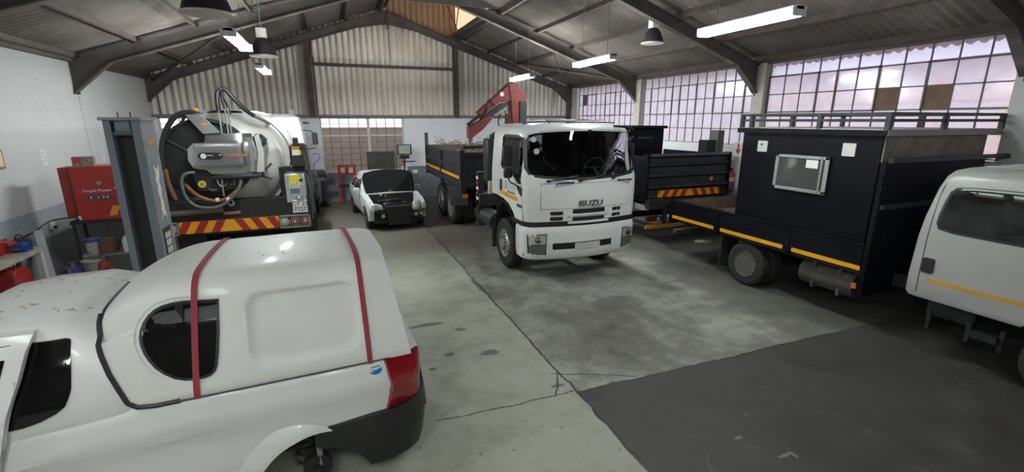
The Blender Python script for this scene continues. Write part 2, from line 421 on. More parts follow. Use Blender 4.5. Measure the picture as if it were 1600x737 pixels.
# painted brick walls with a dado
def wall_mat(name, top, low, zdado, hx):
    global N, L, tc
    m, N, L, P = nodes_mat(name); tc = N.new('ShaderNodeTexCoord'); sp = N.new('ShaderNodeSeparateXYZ'); L.new(tc.outputs['Object'], sp.inputs[0])
    cb = N.new('ShaderNodeCombineXYZ'); L.new(sp.outputs[hx], cb.inputs[0]); L.new(sp.outputs[2], cb.inputs[1])
    br = N.new('ShaderNodeTexBrick'); br.inputs['Scale'].default_value = 1.0; br.inputs['Brick Width'].default_value = .23; br.inputs['Row Height'].default_value = .085
    br.inputs['Mortar Size'].default_value = .006; br.inputs['Mortar Smooth'].default_value = .4; L.new(cb.outputs[0], br.inputs['Vector'])
    z = mth('ADD', sp.outputs[2], mth('MULTIPLY', mth('SUBTRACT', noise(9, 3), .5), .03))
    up = mixc(ramp(noise(1.4, 8, .7), [(.5, 0.0), (.78, .5)]), top, tuple(c*.72 for c in top))
    lo = mixc(ramp(noise(2.2, 8, .7), [(.42, 0.0), (.75, .7)]), low, tuple(c*.55 for c in low))
    scr = ramp(noise(4.5, 3, .5, dist=3.0), [(.70, 0.0), (.74, .5)])
    c = mixc(mth('LESS_THAN', z, zdado), mixc(scr, up, tuple(k*.55 for k in top)), lo)
    L.new(mixc(mth('MULTIPLY', br.outputs['Fac'], .04), c, (.1, .1, .1)), P.inputs['Base Color']); P.inputs['Roughness'].default_value = .6
    b = N.new('ShaderNodeBump'); b.inputs['Strength'].default_value = .12; b.inputs['Distance'].default_value = .01; b.invert = True
    L.new(br.outputs['Fac'], b.inputs['Height']); L.new(b.outputs[0], P.inputs['Normal']); return m
m_wl = wall_mat('painted_brick_left', (.45, .45, .46), (.3, .31, .34), 1.3, 1)
m_wb = wall_mat('painted_brick_back', (.74, .75, .8), (.2, .22, .26), 1.2, 0)
m_wr = wall_mat('painted_brick_right', (.66, .67, .66), (.3, .32, .34), 1.2, 1)
m_wf = wall_mat('brown_brick_front', (.13, .1, .085), (.1, .09, .085), 1.3, 0)
w = MB().box(XL-.25, XL, YF, YB+.25, 0, EAVE+.05)
w.box(XL, XL+.012, 13.42, 13.45, 0, EAVE).box(XL, XL+.012, 16.4, 16.42, 0, EAVE)
struct('wall_left', w, m_wl, flat=True)
ZG = 3.02                                   # top of the brick part of the gable
w = MB(); xs = [(XL, -5.0, 1), (-5.0, -4.15, 0), (-4.15, -.27, 1), (-.27, 2.62, 0), (2.62, XR, 1)]
for a, b, solid in xs:
    if solid: w.box(a, b, YB, YB+.25, 0, ZG)
    else: w.box(a, b, YB, YB+.25, 0, 1.05 if a > -1 else 1.2)
struct('wall_back', w, m_wb, flat=True)
w = MB().box(XR, XR+.25, YF, YB, 0, 2.28).box(XR, XR+.25, 17.34, YB, 2.28, EAVE); struct('wall_right', w, m_wr, flat=True)
w = MB(); w.box(XL, XR, YF-.25, YF, 0, EAVE)
w.prism([(XL, EAVE), (XR, EAVE), (XC, RIDGE)], 'y', YF-.25, YF); struct('wall_front', w, m_wf, flat=True)

# corrugated gable cladding: vertical waves, upper sheets lapping over the lower ones
m_cor, N, L, P = nodes_mat('dusty_white_corrugated_sheet'); tc = N.new('ShaderNodeTexCoord'); sp = N.new('ShaderNodeSeparateXYZ'); L.new(tc.outputs['Object'], sp.inputs[0])
mp = N.new('ShaderNodeMapping'); mp.inputs['Scale'].default_value = (3.2, 3.2, .35); L.new(tc.outputs['Object'], mp.inputs[0])
streak = ramp(noise(1.6, 6, .7, vec=mp.outputs[0]), [(.5, 0.0), (.72, .5)])
mp2 = N.new('ShaderNodeMapping'); mp2.inputs['Scale'].default_value = (6, 1, .12); L.new(tc.outputs['Object'], mp2.inputs[0])
strk2 = ramp(noise(1.0, 3, .5, vec=mp2.outputs[0]), [(.66, 0.0), (.70, .85)])
base = ramp(noise(.8, 7, .6), [(.3, (.72, .66, .59)), (.65, (.82, .78, .71))])
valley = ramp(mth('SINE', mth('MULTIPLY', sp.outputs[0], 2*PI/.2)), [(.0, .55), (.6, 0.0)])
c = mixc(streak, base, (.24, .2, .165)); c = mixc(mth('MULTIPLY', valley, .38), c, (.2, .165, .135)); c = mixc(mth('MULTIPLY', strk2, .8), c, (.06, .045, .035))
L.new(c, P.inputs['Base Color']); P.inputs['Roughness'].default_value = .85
def gable(name, ylev, ylo, xa, xb, ztop, zlo):
    bm = MB(); n = int((xb-xa)/.025); prev = None
    for i in range(n+1):
        x = xa+(xb-xa)*i/n; dy = .028*math.sin(2*PI*x/.2)
        col_ = [bm.bm.verts.new((x, ylev+dy+t, z)) for t, z in ((0, zlo), (0, ztop(x)), (.008, ztop(x)), (.008, zlo))]
        if prev: bm.skin(prev, col_, True)
        prev = col_
    return bm
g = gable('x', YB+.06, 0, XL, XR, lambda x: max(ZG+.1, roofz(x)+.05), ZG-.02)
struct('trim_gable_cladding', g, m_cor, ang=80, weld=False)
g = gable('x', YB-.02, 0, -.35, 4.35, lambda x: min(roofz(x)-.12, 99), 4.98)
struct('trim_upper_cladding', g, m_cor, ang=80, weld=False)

# roof: corrugated sheets on both slopes, the right slope open under the ridge lantern of the last bay
m_roof, N, L, P = nodes_mat('sooty_fibre_cement_roof'); tc = N.new('ShaderNodeTexCoord'); sp = N.new('ShaderNodeSeparateXYZ'); L.new(tc.outputs['Object'], sp.inputs[0])
mp = N.new('ShaderNodeMapping'); mp.inputs['Scale'].default_value = (.4, 2.5, .4); L.new(tc.outputs['Object'], mp.inputs[0])
c = ramp(noise(.55, 8, .65), [(.32, (.062, .05, .044)), (.55, (.11, .094, .083)), (.7, (.175, .152, .135))])
c = mixc(ramp(noise(2.0, 6, .7, vec=mp.outputs[0]), [(.45, 0.0), (.75, .6)]), c, (.085, .07, .06))
L.new(c, P.inputs['Base Color']); P.inputs['Roughness'].default_value = .9
def slope(x0, x1, y0, y1, lift=.0):
    bm = MB(); n = int((y1-y0)/.022); prev = None
    for i in range(n+1):
        y = y0+(y1-y0)*i/n; dz = .026*math.sin(2*PI*y/.177)+.03+lift
        col_ = [bm.bm.verts.new((x, y, roofz(x)+dz+t)) for x, t in ((x0, 0), (x1, 0), (x1, .01), (x0, .01))]
        if prev: bm.skin(prev, col_, True)
        prev = col_
    return bm
LX = 4.72                                    # eaves side of the lantern
for nm, a in (('ceiling', (XL-.4, XC, YF, YB+.2)), ('ceiling_right_slope', (LX, XR+.5, YF, YB+.2)), ('ceiling_right_upper', (XC, LX, YF, 13.25))):
    b = slope(*a); struct(nm, b, m_roof, ang=80, weld=False)
# sheet laps (second skin, slightly lower) seen as steps along the slope
for k, (xa, xb) in enumerate(((XL-.4, -3.0), (-1.2, .9), (7.2, XR+.45))):
    b = slope(xa, xb, YF, YB, -.014); struct('ceiling_lap_sheet', b, m_roof, ang=80, weld=False)
# lantern: end wall, glazed side, small roof
LZ = 8.0
m_brn, N, L, P = nodes_mat('brown_corrugated_sheet'); tc = N.new('ShaderNodeTexCoord')
L.new(ramp(noise(1.2, 6), [(.3, (.22, .13, .08)), (.7, (.36, .24, .16))]), P.inputs['Base Color']); P.inputs['Roughness'].default_value = .8
b = gable('x', YB+.0, 0, XC, LX, lambda x: LZ, roofz(XC)-.9); struct('trim_lantern_end', b, m_brn, ang=80, weld=False)
m_sky, N, L, P = nodes_mat('translucent_rooflight_sheet'); N.remove(P)
t1 = N.new('ShaderNodeBsdfTranslucent'); t1.inputs[0].default_value = (.95, .74, .52, 1); t2 = N.new('ShaderNodeBsdfTransparent'); t2.inputs[0].default_value = (1, .86, .7, 1)
ms = N.new('ShaderNodeMixShader'); ms.inputs[0].default_value = .6; L.new(t2.outputs[0], ms.inputs[1]); L.new(t1.outputs[0], ms.inputs[2]); L.new(ms.outputs[0], N['Material Output'].inputs[0])
b = MB(); n = 240; prev = None
for i in range(n+1):
    y = 13.25+(YB-13.25)*i/n; dx = .02*math.sin(2*PI*y/.177)
    c_ = [b.bm.verts.new((LX+dx+t, y, z)) for t, z in ((0, roofz(LX)), (0, LZ), (.005, LZ), (.005, roofz(LX)))]
    if prev: b.skin(prev, c_)
    prev = c_
struct('window_7', b, m_sky, ang=80, weld=False)
b = MB().box(XC-.2, LX+.3, 13.1, YB+.3, LZ, LZ+.05); b.box(XC-.04, XC, 13.2, YB, RIDGE-.02, LZ); b.box(XC, LX, 13.2, 13.24, roofz(LX), LZ); struct('trim_lantern_roof', b, m_roof)
b = MB(); b.bar((LX-.05, 13.3, roofz(LX)+.06), (LX-.05, YB, roofz(LX)+.06), .12, .14)
b.cyl((LX-.05, YB-.1, roofz(LX)+.1), (LX-.05, 16.4, LZ), .02); b.cyl((LX-.9, YB-.5, LZ), (LX-.05, YB-.5, roofz(LX)+.1), .025)
struct('trim_lantern_frame', b, steel_brown)

# portal frames: tapering I-section rafters with haunches at the knees, an apex gusset
def rafter(mb, side, y):
    s = 1 if side == 'L' else -1; x0 = XL if side == 'L' else XR
    def zt(x): return roofz(x)-.14
    N_ = 12; secs_w = []
    def prof(d):                              # bottom of the rafter: haunch at the knee and at the ridge
        t = d/7.33
        dep = .27
        if d < .75: dep += .42*(1-d/.75)
        if t > .86: dep += .16*(t-.86)/.14
        return dep
    ds = [0, .15, .4, .75, .95, 1.15, 2.5, 4, 5.5, 6.3, 6.8, 7.325]
    top = [(x0+s*d, zt(x0+s*d)) for d in ds]; bot = [(x0+s*d, zt(x0+s*d)-prof(d)) for d in ds]
    mb.prism(top+bot[::-1], 'y', y-.008, y+.008)
    for line_, dz in ((top, -.012), (bot, .012)):
        for a, b in zip(line_, line_[1:]):
            mb.bar((a[0], y, a[1]+dz), (b[0], y, b[1]+dz), .15, .024)
    mb.bar((x0+s*.02, y, zt(x0)), (x0+s*.02, y, zt(x0)-prof(0)), .15, .024)
for k, y in enumerate((17.86, 13.3, 8.6, 3.9, -.8)):
    b = MB(); rafter(b, 'L', y); rafter(b, 'R', y); b.box(XC-.012, XC+.012, y-.07, y+.07, RIDGE-.75, RIDGE-.15)
    struct('trim_rafter_%d' % (k+1), b, beam_dark, ang=30)
# purlins
for k in range(7):
    for side in (0, 1):
        d = .12+k*1.16; x = XL+d if side == 0 else XR-d; z = roofz(x)-.06
        if k == 6: x = XC-.25 if side == 0 else XC+.25; z = roofz(x)-.06
        b = MB(); s = 1 if side == 0 else -1
        ye = YB if not (side and 2.3 < x < LX) else 13.4
        b.bar((x, YF, z), (x, ye, z), .05, .13, up=(-s*SL, 0, 1)); struct('trim_purlin_%d' % (k*2+side+1), b, steel_brown)
b = MB(); b.box(XL+.0, XL+.1, YF, YB, EAVE-.16, EAVE-.02); b.box(XL, XL+.16, YF, YB, EAVE-.05, EAVE+.03); struct('trim_wall_plate', b, steel_brown)
b = MB(); b.box(XR-.06, XR+.2, YF, YB, EAVE-.12, EAVE+.1); struct('trim_eaves_beam', b, beam_dark)
# bracing rods
def rod(nm, p, q, r=.03): struct(nm, MB().cyl(p, q, r, n=8), beam_dark)
rod('trim_brace_1', (XL+.25, YB-.25, roofz(XL+.25)-.28), (-1.9, 13.4, roofz(-1.9)-.3), .035)
rod('trim_brace_2', (XR-.25, YB-.25, roofz(XR-.25)-.25), (6.4, 13.4, roofz(6.4)-.25), .025)
rod('trim_brace_3', (6.4, YB-.25, roofz(6.4)-.25), (XR-.3, 13.4, roofz(XR-.3)-.25), .025)
# gable posts and rails
b = MB(); b.box(-.56, -.36, YB-.16, YB-.02, 3.0, roofz(-.46)-.35); struct('trim_gable_post_1', b, steel_brown, bevel=.005)
b = MB(); b.box(-.33, -.30, YB-.10, YB-.02, 3.0, roofz(-.3)-.4); struct('trim_gable_post_2', b, mat('rusty_red_steel', (.15, .06, .05), .8))
b = MB(); b.box(4.58, 4.74, YB-.16, YB-.02, 3.0, roofz(4.7)-.35); struct('trim_gable_post_3', b, steel_brown, bevel=.005)
b = MB(); b.box(-.4, 4.6, YB-.14, YB-.04, 4.70, 4.80); struct('trim_gable_rail_1', b, steel_brown)
b = MB(); b.box(XL, XR, YB-.12, YB+.05, 3.0, 3.09); struct('trim_gable_rail_2', b, mat('grey_brown_rail', (.2, .165, .145), .8))
b = MB(); b.box(XR-.22, XR-.1, YB-.3, YB-.12, 0, EAVE); struct('trim_corner_post', b, steel_brown)
# right-hand columns: pale painted
for k, y in enumerate((17.5, 13.2, 8.52, 3.85, -.8)):
    b = MB(); w_ = .12
    b.box(XR-.06, XR+.2, y-.13, y+.13, 0, EAVE+.02); b.box(XR-.075, XR-.06, y-.16, y+.16, 0, EAVE-.1)
    struct('trim_column_%d' % (k+1), b, off_white if k < 3 else mat('grey_painted_column', (.5, .5, .5), .6), bevel=.006)

# steel windows
m_frame = mat('steel_window_bars', (.12, .105, .1), .6, var=.15); m_frame_w = mat('white_window_frame', (.55, .55, .55), .5)
def steel_window(n, y0, y1, z0, z1, ncol, nrow, vents, boards=()):
    fr = MB(); x = XR+.1; dy = (y1-y0)/ncol; dz = (z1-z0)/nrow
    for i in range(ncol+1): fr.box(x-.014, x+.014, y0+i*dy-.009, y0+i*dy+.009, z0, z1)
    for j in range(nrow+1): fr.box(x-.014, x+.014, y0, y1, z0+j*dz-.010, z0+j*dz+.010)
    for (a, b, c, d) in vents:
        for (p, q, r_, s_) in ((a, b, c, c), (a, b, d, d), (a, a, c, d), (b, b, c, d)):
            fr.box(x-.03, x+.02, y0+p*dy-.015, y0+q*dy+.015, z0+r_*dz-.015, z0+s_*dz+.015)
    o = struct('window_%d' % n, fr, m_frame)
    g = MB()
    for i in range(ncol):
        for j in range(nrow):
            if (i, j) in boards: continue
            tl = random.uniform(-.004, .004); ya, yb, za, zb = y0+i*dy, y0+(i+1)*dy, z0+j*dz, z0+(j+1)*dz
            A = [g.bm.verts.new(p) for p in ((x+.004+tl, ya, za), (x+.004, yb, za), (x+.004, yb, zb), (x+.004+tl, ya, zb))]
            B = [g.bm.verts.new(v.co+V(.003, 0, 0)) for v in A]
            g.skin(A, B); g.bm.faces.new(A[::-1]); g.bm.faces.new(B)
    g.build('panes', pane_glass, o, flat=True, weld=False)
    for (i, j) in boards:
        MB().box(x-.005, x+.012, y0+i*dy+.01, y0+(i+1)*dy-.01, z0+j*dz+.01, z0+(j+1)*dz-.01).build('boarded_pane', cardboard, o)
    return o
steel_window(1, 13.42, 17.32, 2.3, 4.26, 12, 5, [(8, 11, 2, 4), (4, 6, 2, 4), (0, 3, 2, 4)], boards=[(10, 3)])
steel_window(2, 8.72, 13.02, 2.3, 4.26, 13, 5, [(1, 4, 2, 4), (6, 8, 2, 4), (9, 12, 2, 4)])
steel_window(3, 4.04, 8.36, 2.3, 4.26, 11, 5, [(0, 3, 2, 4), (5, 7, 2, 4), (8, 11, 2, 4)], boards=[(4, 2), (2, 2)])
steel_window(4, -.6, 3.66, 2.3, 4.26, 11, 5, [(8, 11, 2, 4), (4, 6, 2, 4), (0, 3, 2, 4)])
# back windows
def back_window(n, x0, x1, z0, z1, ncol, mull=None):
    fr = MB(); y = YB+.08; zt = 2.56
    for a, b in ((x0, x0+.05), (x1-.05, x1)): fr.box(a, b, y-.05, y+.05, z0, z1)
    fr.box(x0, x1, y-.05, y+.05, z1-.04, z1); fr.box(x0-.05, x1+.05, y-.12, y+.05, z0-.04, z0+.03)
    if mull: fr.box(mull-.045, mull+.045, y-.05, y+.05, z0, z1)
    fr.box(x0, x1, y-.03, y+.03, zt-.22, zt-.17)
    o = struct('window_%d' % n, fr, m_frame_w)
    t = MB()
    for i in range(1, ncol):
        xx = x0+(x1-x0)*i/ncol; t.box(xx-.011, xx+.011, y-.012, y+.012, z0, z1)
    for j in range(1, 9):
        zz = z0+(z1-z0)*j/9; t.box(x0, x1, y-.012, y+.012, zz-.008, zz+.008)
    t.build('glazing_bars', m_frame, o)
    MB().box(x0, x1, y+.014, y+.018, z0, z1).build('panes', glass_mat('dusty_back_glass_%d' % n, (.9, .87, .84), .15, diff=(.7, .62, .55), dweight=.12), o, flat=True)
    return o
back_window(5, -.27, 2.62, 1.08, 3.0, 9, 1.36)
back_window(6, -5.0, -4.15, 1.22, 3.0, 3)

# outside: yard, neighbouring buildings
m_yard = mat('yard_paving', (.3, .28, .26), .85, var=.15)
for a in ((XR+.25, 40, -12, 45), (-40, XR+.25, YB+.3, 45), (-30, XR+.3, -40, YF-.3), (-40, XL-.3, -12, YB+.3)):
    struct('ground', MB().box(a[0], a[1], a[2], a[3], -.15, -.02), m_yard, flat=True)
m_obr, N, L, P = nodes_mat('sunlit_outside_brick'); tc = N.new('ShaderNodeTexCoord'); br = N.new('ShaderNodeTexBrick'); br.inputs['Scale'].default_value = 2
br.inputs['Color1'].default_value = (.6, .36, .25, 1); br.inputs['Color2'].default_value = (.54, .32, .22, 1); br.inputs['Mortar'].default_value = (.55, .45, .38, 1)
mp = N.new('ShaderNodeMapping'); mp.inputs['Rotation'].default_value = (PI/2, 0, 0); L.new(tc.outputs['Object'], mp.inputs[0]); L.new(mp.outputs[0], br.inputs['Vector']); L.new(br.outputs[0], P.inputs['Base Color']); P.inputs['Roughness'].default_value = .9
m_cream = mat('pale_pink_render', (.72, .62, .6), .9, var=.06); m_lav = mat('lavender_grey_sheet_roof', (.5, .5, .58), .7, var=.06)
nb = thing('neighbouring_building', 'pale pink building with orange framed openings seen through the right hand windows', 'building', (13.6, 8, 0))
MB().box(0, 6, -12, 14, 0, 4.3).build('wall', m_cream, nb, flat=True)
MB().prism([(-.5, 4.25), (3, 5.8), (6.5, 4.25)], 'y', -12.5, 14.5).build('roof', m_lav, nb, flat=True)
b = MB()
for k in range(20): b.box(-.06, .02, -11.4+k*1.3, -11.22+k*1.3, 1.0, 4.2)
b.box(-.07, .02, -12, 14, 3.35, 3.5).box(-.07, .02, -12, 14, 2.2, 2.3)
b.build('framing', mat('orange_trim', (.8, .5, .33), .8), nb, flat=True)
ob = thing('brick_outbuilding', 'orange brick outbuilding beyond the farthest right hand window', 'building', (12.2, 30, 0))
MB().box(0, 4, -6, 6, 0, 5.2).build('wall', m_obr, ob, flat=True); MB().box(-.2, 4.2, -6.2, 6.2, 5.2, 5.35).build('roof', m_lav, ob, flat=True)
yw = MB().box(-12, 9, 20.6, 20.85, 0, 2.62).build('yard_wall', mat('brown_yard_brick', (.15, .115, .09), .9, var=.3, vscale=3, dirt=(.14, .1, .08), dscale=2, damt=.6), flat=True)
tag(yw, 'brown brick yard wall behind the windows of the gable', 'wall')

# ------------------------------------------------------------------ lamps
m_tube = mat('lit_fluorescent_tube', (.9, .95, .92), .4, emit=(.93, 1.0, .97), estr=TUBE_W); m_tube_far = mat('lit_boosted_far_tube', (.9, .95, .92), .4, emit=(.93, 1.0, .97), estr=TUBE_W*3.2); m_tube_mid = mat('lit_boosted_far_left_tube', (.9, .95, .92), .4, emit=(.93, 1.0, .97), estr=TUBE_W*2.3); m_tube_added_back = mat('lit_added_back_tube', (.9, .95, .92), .4, emit=(.93, 1.0, .97), estr=TUBE_W*1.35); m_tube_added_weak = mat('lit_added_weak_tube', (.9, .95, .92), .4, emit=(.93, 1.0, .97), estr=TUBE_W*.35)  # far pair boosted to brighten the gable; last two serve the added lamps
m_bell = mat('dark_spun_reflector', (.05, .045, .045), .45, metal=.4); m_bell_in = mat('pale_reflector_lining', (.5, .46, .42), .4, metal=.3)
def tube_light(x, y, z, label):
    t = thing('fluorescent_light', label, 'lamp', (x, y, z), 0, 'twin tube lights hung from the rafters')
    b = MB().box(-.06, .06, -.76, .76, .02, .07).box(-.1, .1, -.76, -.74, -.05, .06).box(-.1, .1, .74, .76, -.05, .06); b.build('housing', white_plain, t, bevel=.004)
    for s in (-1, 1): MB().cyl((s*.055, -.74, -.03), (s*.055, .74, -.03), .018, n=10).build('tube', (m_tube_far if x > 0 else m_tube_mid) if y > 11 else m_tube_added_back if y < 0 else m_tube if y > 4.5 else m_tube_added_weak, t)
    for s in (-1, 1):
        h = roofz(x)-.12-z; MB().cyl((0, s*.5, .06), (0, s*.5, h), .006, n=6).build('hanger', grey_steel, t)
for a in ((5.1, 4.9, 4.1, 'nearest and largest lit tube light, high on the right of the hall'), (5.32, 9.0, 4.1, 'lit tube light hanging above the white cab with the big windscreen'),
          (5.36, 13.05, 4.1, 'small far lit tube light above the red crane'), (-1.15, 8.4, 4.05, 'larger lit tube light on the left half of the hall'),
          (-1.28, 12.5, 4.03, 'small far lit tube light in front of the left half of the corrugated gable'), (-3.2, 2.6, 4.0, 'added unseen tube light that brightens the front of the white pickup'), (-1.4, -.4, 4.2, 'added unseen tube light behind the camera on the left, brightening the pickup side'), (.6, -1.4, 4.2, 'added unseen tube light behind the camera near the middle, brightening truck front and floor')): tube_light(*a)  # last three lamps are added out of view to brighten pickup and floor
def highbay(x, y, z, label):
    t = thing('high_bay_lamp', label, 'lamp', (x, y, z), 0, 'unlit bell lamps')
    o = [(.235, 0), (.225, .02), (.2, .1), (.15, .22), (.1, .28), (.07, .3)]
    MB().lathe([(r, h) for r, h in o]+[(0, .3)], (0, 0, 0), 'z', 28)
    b = MB(); b.lathe(o+[(.07, .31), (.0, .31)][:1]+[(.06, .29), (.095, .27), (.145, .21), (.195, .1), (.22, .015), (.235, 0)], (0, 0, 0), 'z', 28); 
    b.build('reflector', m_bell, t)
    MB().lathe([(.236, -.012), (.24, .004), (.228, .012), (.222, -.004), (.236, -.012)], (0, 0, 0), 'z', 28).build('rim', m_bell_in, t)
    MB().box(-.08, .08, -.08, .08, .3, .46).build('gear_box', white_plain, t, bevel=.01)
    MB().ball((0, 0, .12), .06, (1, 1, 1.6)).build('bulb', white_plain, t)
    MB().cyl((0, 0, .45), (0, 0, roofz(x)-.1-z), .012, n=8).build('hanger', grey_steel, t)
# unlit bells
highbay(-1.02, 5.75, 3.93, 'unlit bell lamp cut off by the top edge on the left'); highbay(-.95, 9.7, 4.0, 'unlit bell lamp with a white gear box just behind the left tube light')
highbay(6.62, 8.8, 4.5, 'unlit bell lamp with a white gear box hanging on the right side of the roof')
# ------------------------------------------------------------------ vehicles: shared parts
def cut_obj(o, tools, ang=35):
    for t in tools:
        t.parent = o.parent
        b = o.modifiers.new('cut', 'BOOLEAN'); b.operation = 'DIFFERENCE'; b.object = t; b.solver = 'EXACT'
    bake(o)
    for t in tools: me = t.data; bpy.data.objects.remove(t); bpy.data.meshes.remove(me)
    o.data.polygons.foreach_set('use_smooth', [True]*len(o.data.polygons)); o.data.set_sharp_from_angle(angle=math.radians(ang)); return o
def half_loft(stations, sub=0):
    """stations: list of (x or [x per point], [(y,z)...]) half profiles from bottom centre to top centre; mirrored and lofted"""
    secs = []
    for xs, hp in stations:
        xx = xs if isinstance(xs, (list, tuple)) else [xs]*len(hp)
        L_ = [V(x, y, z) for x, (y, z) in zip(xx, hp)]
        R_ = [V(x, -y, z) for x, (y, z) in zip(xx, hp)][::-1]
        secs.append(L_+[p for p in R_ if abs(p.y) > 1e-6])
    return MB().loft(secs)
def interp(tab, x):
    if x <= tab[0][0]: return tab[0][1]
    for (a, u), (b, v) in zip(tab, tab[1:]):
        if x <= b:
            t = (x-a)/(b-a); return u+(v-u)*t
    return tab[-1][1]
def wheel(parent, loc, r, w, side, rim_m, rr=.62, style='truck', name='wheel'):
    """one wheel: tyre mesh with the rim (and its bolts) as its piece; side=+1 shows its face towards +y"""
    s = side; x, y, z = loc; e = w*.5
    prof = [(r*rr*.96, -e*.8), (r*.80, -e), (r*.93, -e*.96), (r*.985, -e*.8), (r, -e*.55), (r*.992, -e*.2), (r, 0), (r*.992, e*.2), (r, e*.55), (r*.985, e*.8), (r*.93, e*.96), (r*.80, e), (r*rr*.96, e*.8)]
    t = MB().lathe([(a, b) for a, b in prof], (0, 0, 0), 'y', 40)
    for k in range(40):                        # tread blocks
        a = 2*PI*k/40
        for q in (-.5, .5):
            c = V(math.cos(a)*r, q*e*.75, math.sin(a)*r)
            M = Matrix.Translation(c) @ Matrix.Rotation(-a, 4, 'Y'); t.box(-.004, .006, -e*.3, e*.3, -r*.05, r*.05, M)
    o = t.build(name, rubber, parent, ang=50, weld=False); o.location = loc
    R = r*rr
    if style == 'car': pr = [(R, .8), (R*.97, .95), (R*.92, .85), (R*.9, .55), (R*.55, .62), (R*.3, .7), (R*.28, .8), (.0, .82)]
    elif style == 'dual': pr = [(R, .85), (R*.98, .98), (R*.92, .95), (R*.86, .3), (R*.78, .05), (R*.66, .0), (R*.5, .0), (R*.46, .1), (R*.34, .12), (R*.3, .5), (R*.12, .52), (0, .5)]
    else: pr = [(R, .85), (R*.98, 1.0), (R*.92, .96), (R*.88, .5), (R*.8, .55), (R*.64, 1.0), (R*.42, 1.08), (R*.38, .95), (R*.3, 1.35), (R*.12, 1.4), (0, 1.4)]
    b = MB().lathe([(a, s*h*e) for a, h in pr]+[(0, -s*e*.5)]+[(R, -s*e*.5)], (0, 0, 0), 'y', 36)
    rim = b.build('rim', rim_m, o, ang=40)
    n = 5 if style == 'dual' else 8 if style == 'truck' else 7
    for k in range(n):
        h = MB()
        a = 2*PI*k/n
        if style == 'car': p = V(math.cos(a)*R*.7, s*e*.6, math.sin(a)*R*.7); h.cyl(p, p+V(0, s*.03, 0), R*.14, R*.1, n=10)
        else:
            hr = R*(.72 if style == 'truck' else .6); hy = e*(.78 if style == 'truck' else .02)
            p = V(math.cos(a)*hr, s*hy, math.sin(a)*hr)
            h.cyl(p-V(0, s*.01, 0), p+V(0, s*.012, 0), R*(.10 if style == 'truck' else .16), n=12)
        h.build('hand_hole', black_pl, rim)
    h = MB(); nb = 5 if style == 'car' else 10
    for k in range(nb):
        a = 2*PI*(k+.5)/nb; q = R*(.2 if style == 'car' else .45); yy = e*(.8 if style == 'car' else 1.05 if style == 'truck' else .12)
        p = V(math.cos(a)*q, s*yy, math.sin(a)*q); h.cyl(p, p+V(0, s*.03, 0), .014, n=6)
    h.build('wheel_nuts', steel_rim, rim); return o

# ------------------------------------------------------------------ white pickup with canopy
pk = thing('pickup', 'white pickup with a closed white canopy tied down by two red straps, in the foreground', 'pickup', (.62, 4.30, 0), math.radians(183.3))
def pk_sec(x):
    w = interp([(.12, .70), (.2, .775), (.3, .81), (.5, .832), (1.0, .85), (2.2, .85), (3.3, .85), (3.9, .83), (4.2, .74), (4.36, .55)], x)
    zt = interp([(.1, 1.06), (1.8, 1.075), (2.2, 1.06), (2.8, 1.03), (3.35, 1.0), (3.7, .97), (4.1, .86), (4.36, .7)], x)
    zb = interp([(.1, .34), (.7, .26), (3.9, .24), (4.36, .3)], x)
    k = w/.85
    return (x, [(0, zb), (.6*k, zb), (.76*k, zb+.02), (.815*k, zb+.12), (.815*k, .5), (.81*k, .62), (.815*k, .76), (.864*k, .86*zt/1.06), (.85*k, .92*zt/1.06), (.84*k, 1.0*zt/1.06), (.825*k, zt-.02), (.805*k, zt), (.5*k, zt+.01), (0, zt+.015)])
st = [pk_sec(x) for x in (.12, .16, .22, .32, .5, .7, .9, 1.1, 1.3, 1.6, 2.0, 2.4, 2.8, 3.1, 3.3, 3.5, 3.7, 3.9, 4.05, 4.2, 4.3, 4.36)]
body = half_loft(st).build('body', white_paint, pk, ang=50)
arch_c = (.98, .16); ARC = .43
def yc(cx, cz, r, y0, y1): return MB().cyl((cx, y0, cz), (cx, y1, cz), r, n=48)
low = MB().box(-.2, .98, -1.2, 1.2, -.1, .575)
low2 = MB().prism([(-.2, .57), (.98, .57), (.55, .585), (.40, .60), (.2, .66), (-.2, .66)], 'y', -1.2, 1.2)
cut(body, low, low2, yc(*arch_c, ARC, .38, 1.2), yc(*arch_c, ARC, -1.2, -.38), yc(3.62, .30, .37, .4, 1.2), yc(3.62, .30, .37, -1.2, -.4), ang=40)
tb = bvh(body)
# flared lip round the rear arch
lip = [(arch_c[0]+math.cos(a)*(ARC+.0), arch_c[1]+math.sin(a)*ARC) for a in [math.radians(t) for t in range(18, 98, 8)]]
lo = [(arch_c[0]+math.cos(a)*(ARC+.16), arch_c[1]+math.sin(a)*(ARC+.125)) for a in [math.radians(t) for t in range(18, 112, 8)]]
fl = MB(); inn = []; mid = []; out = []
for t in range(12, 111, 6):
    a = math.radians(t); e = min(1, (t-6)/30, (110-t)/40); g_ = min(1, (110-t)/45)
    for lst, rr_, yy in ((inn, ARC-.005, .826+.044*e), (mid, ARC+.05*g_, .83+.044*e), (out, ARC+.005+.145*g_, .815)):
        lst.append(fl.bm.verts.new((arch_c[0]+math.cos(a)*rr_, yy, arch_c[1]+math.sin(a)*rr_*.97)))
inb = [fl.bm.verts.new((v.co.x, .8, v.co.z)) for v in inn]
fl.skin(inb, inn, False); fl.skin(inn, mid, False); fl.skin(mid, out, False); fl.build('wheel_arch_flare', white_paint, body, ang=60)
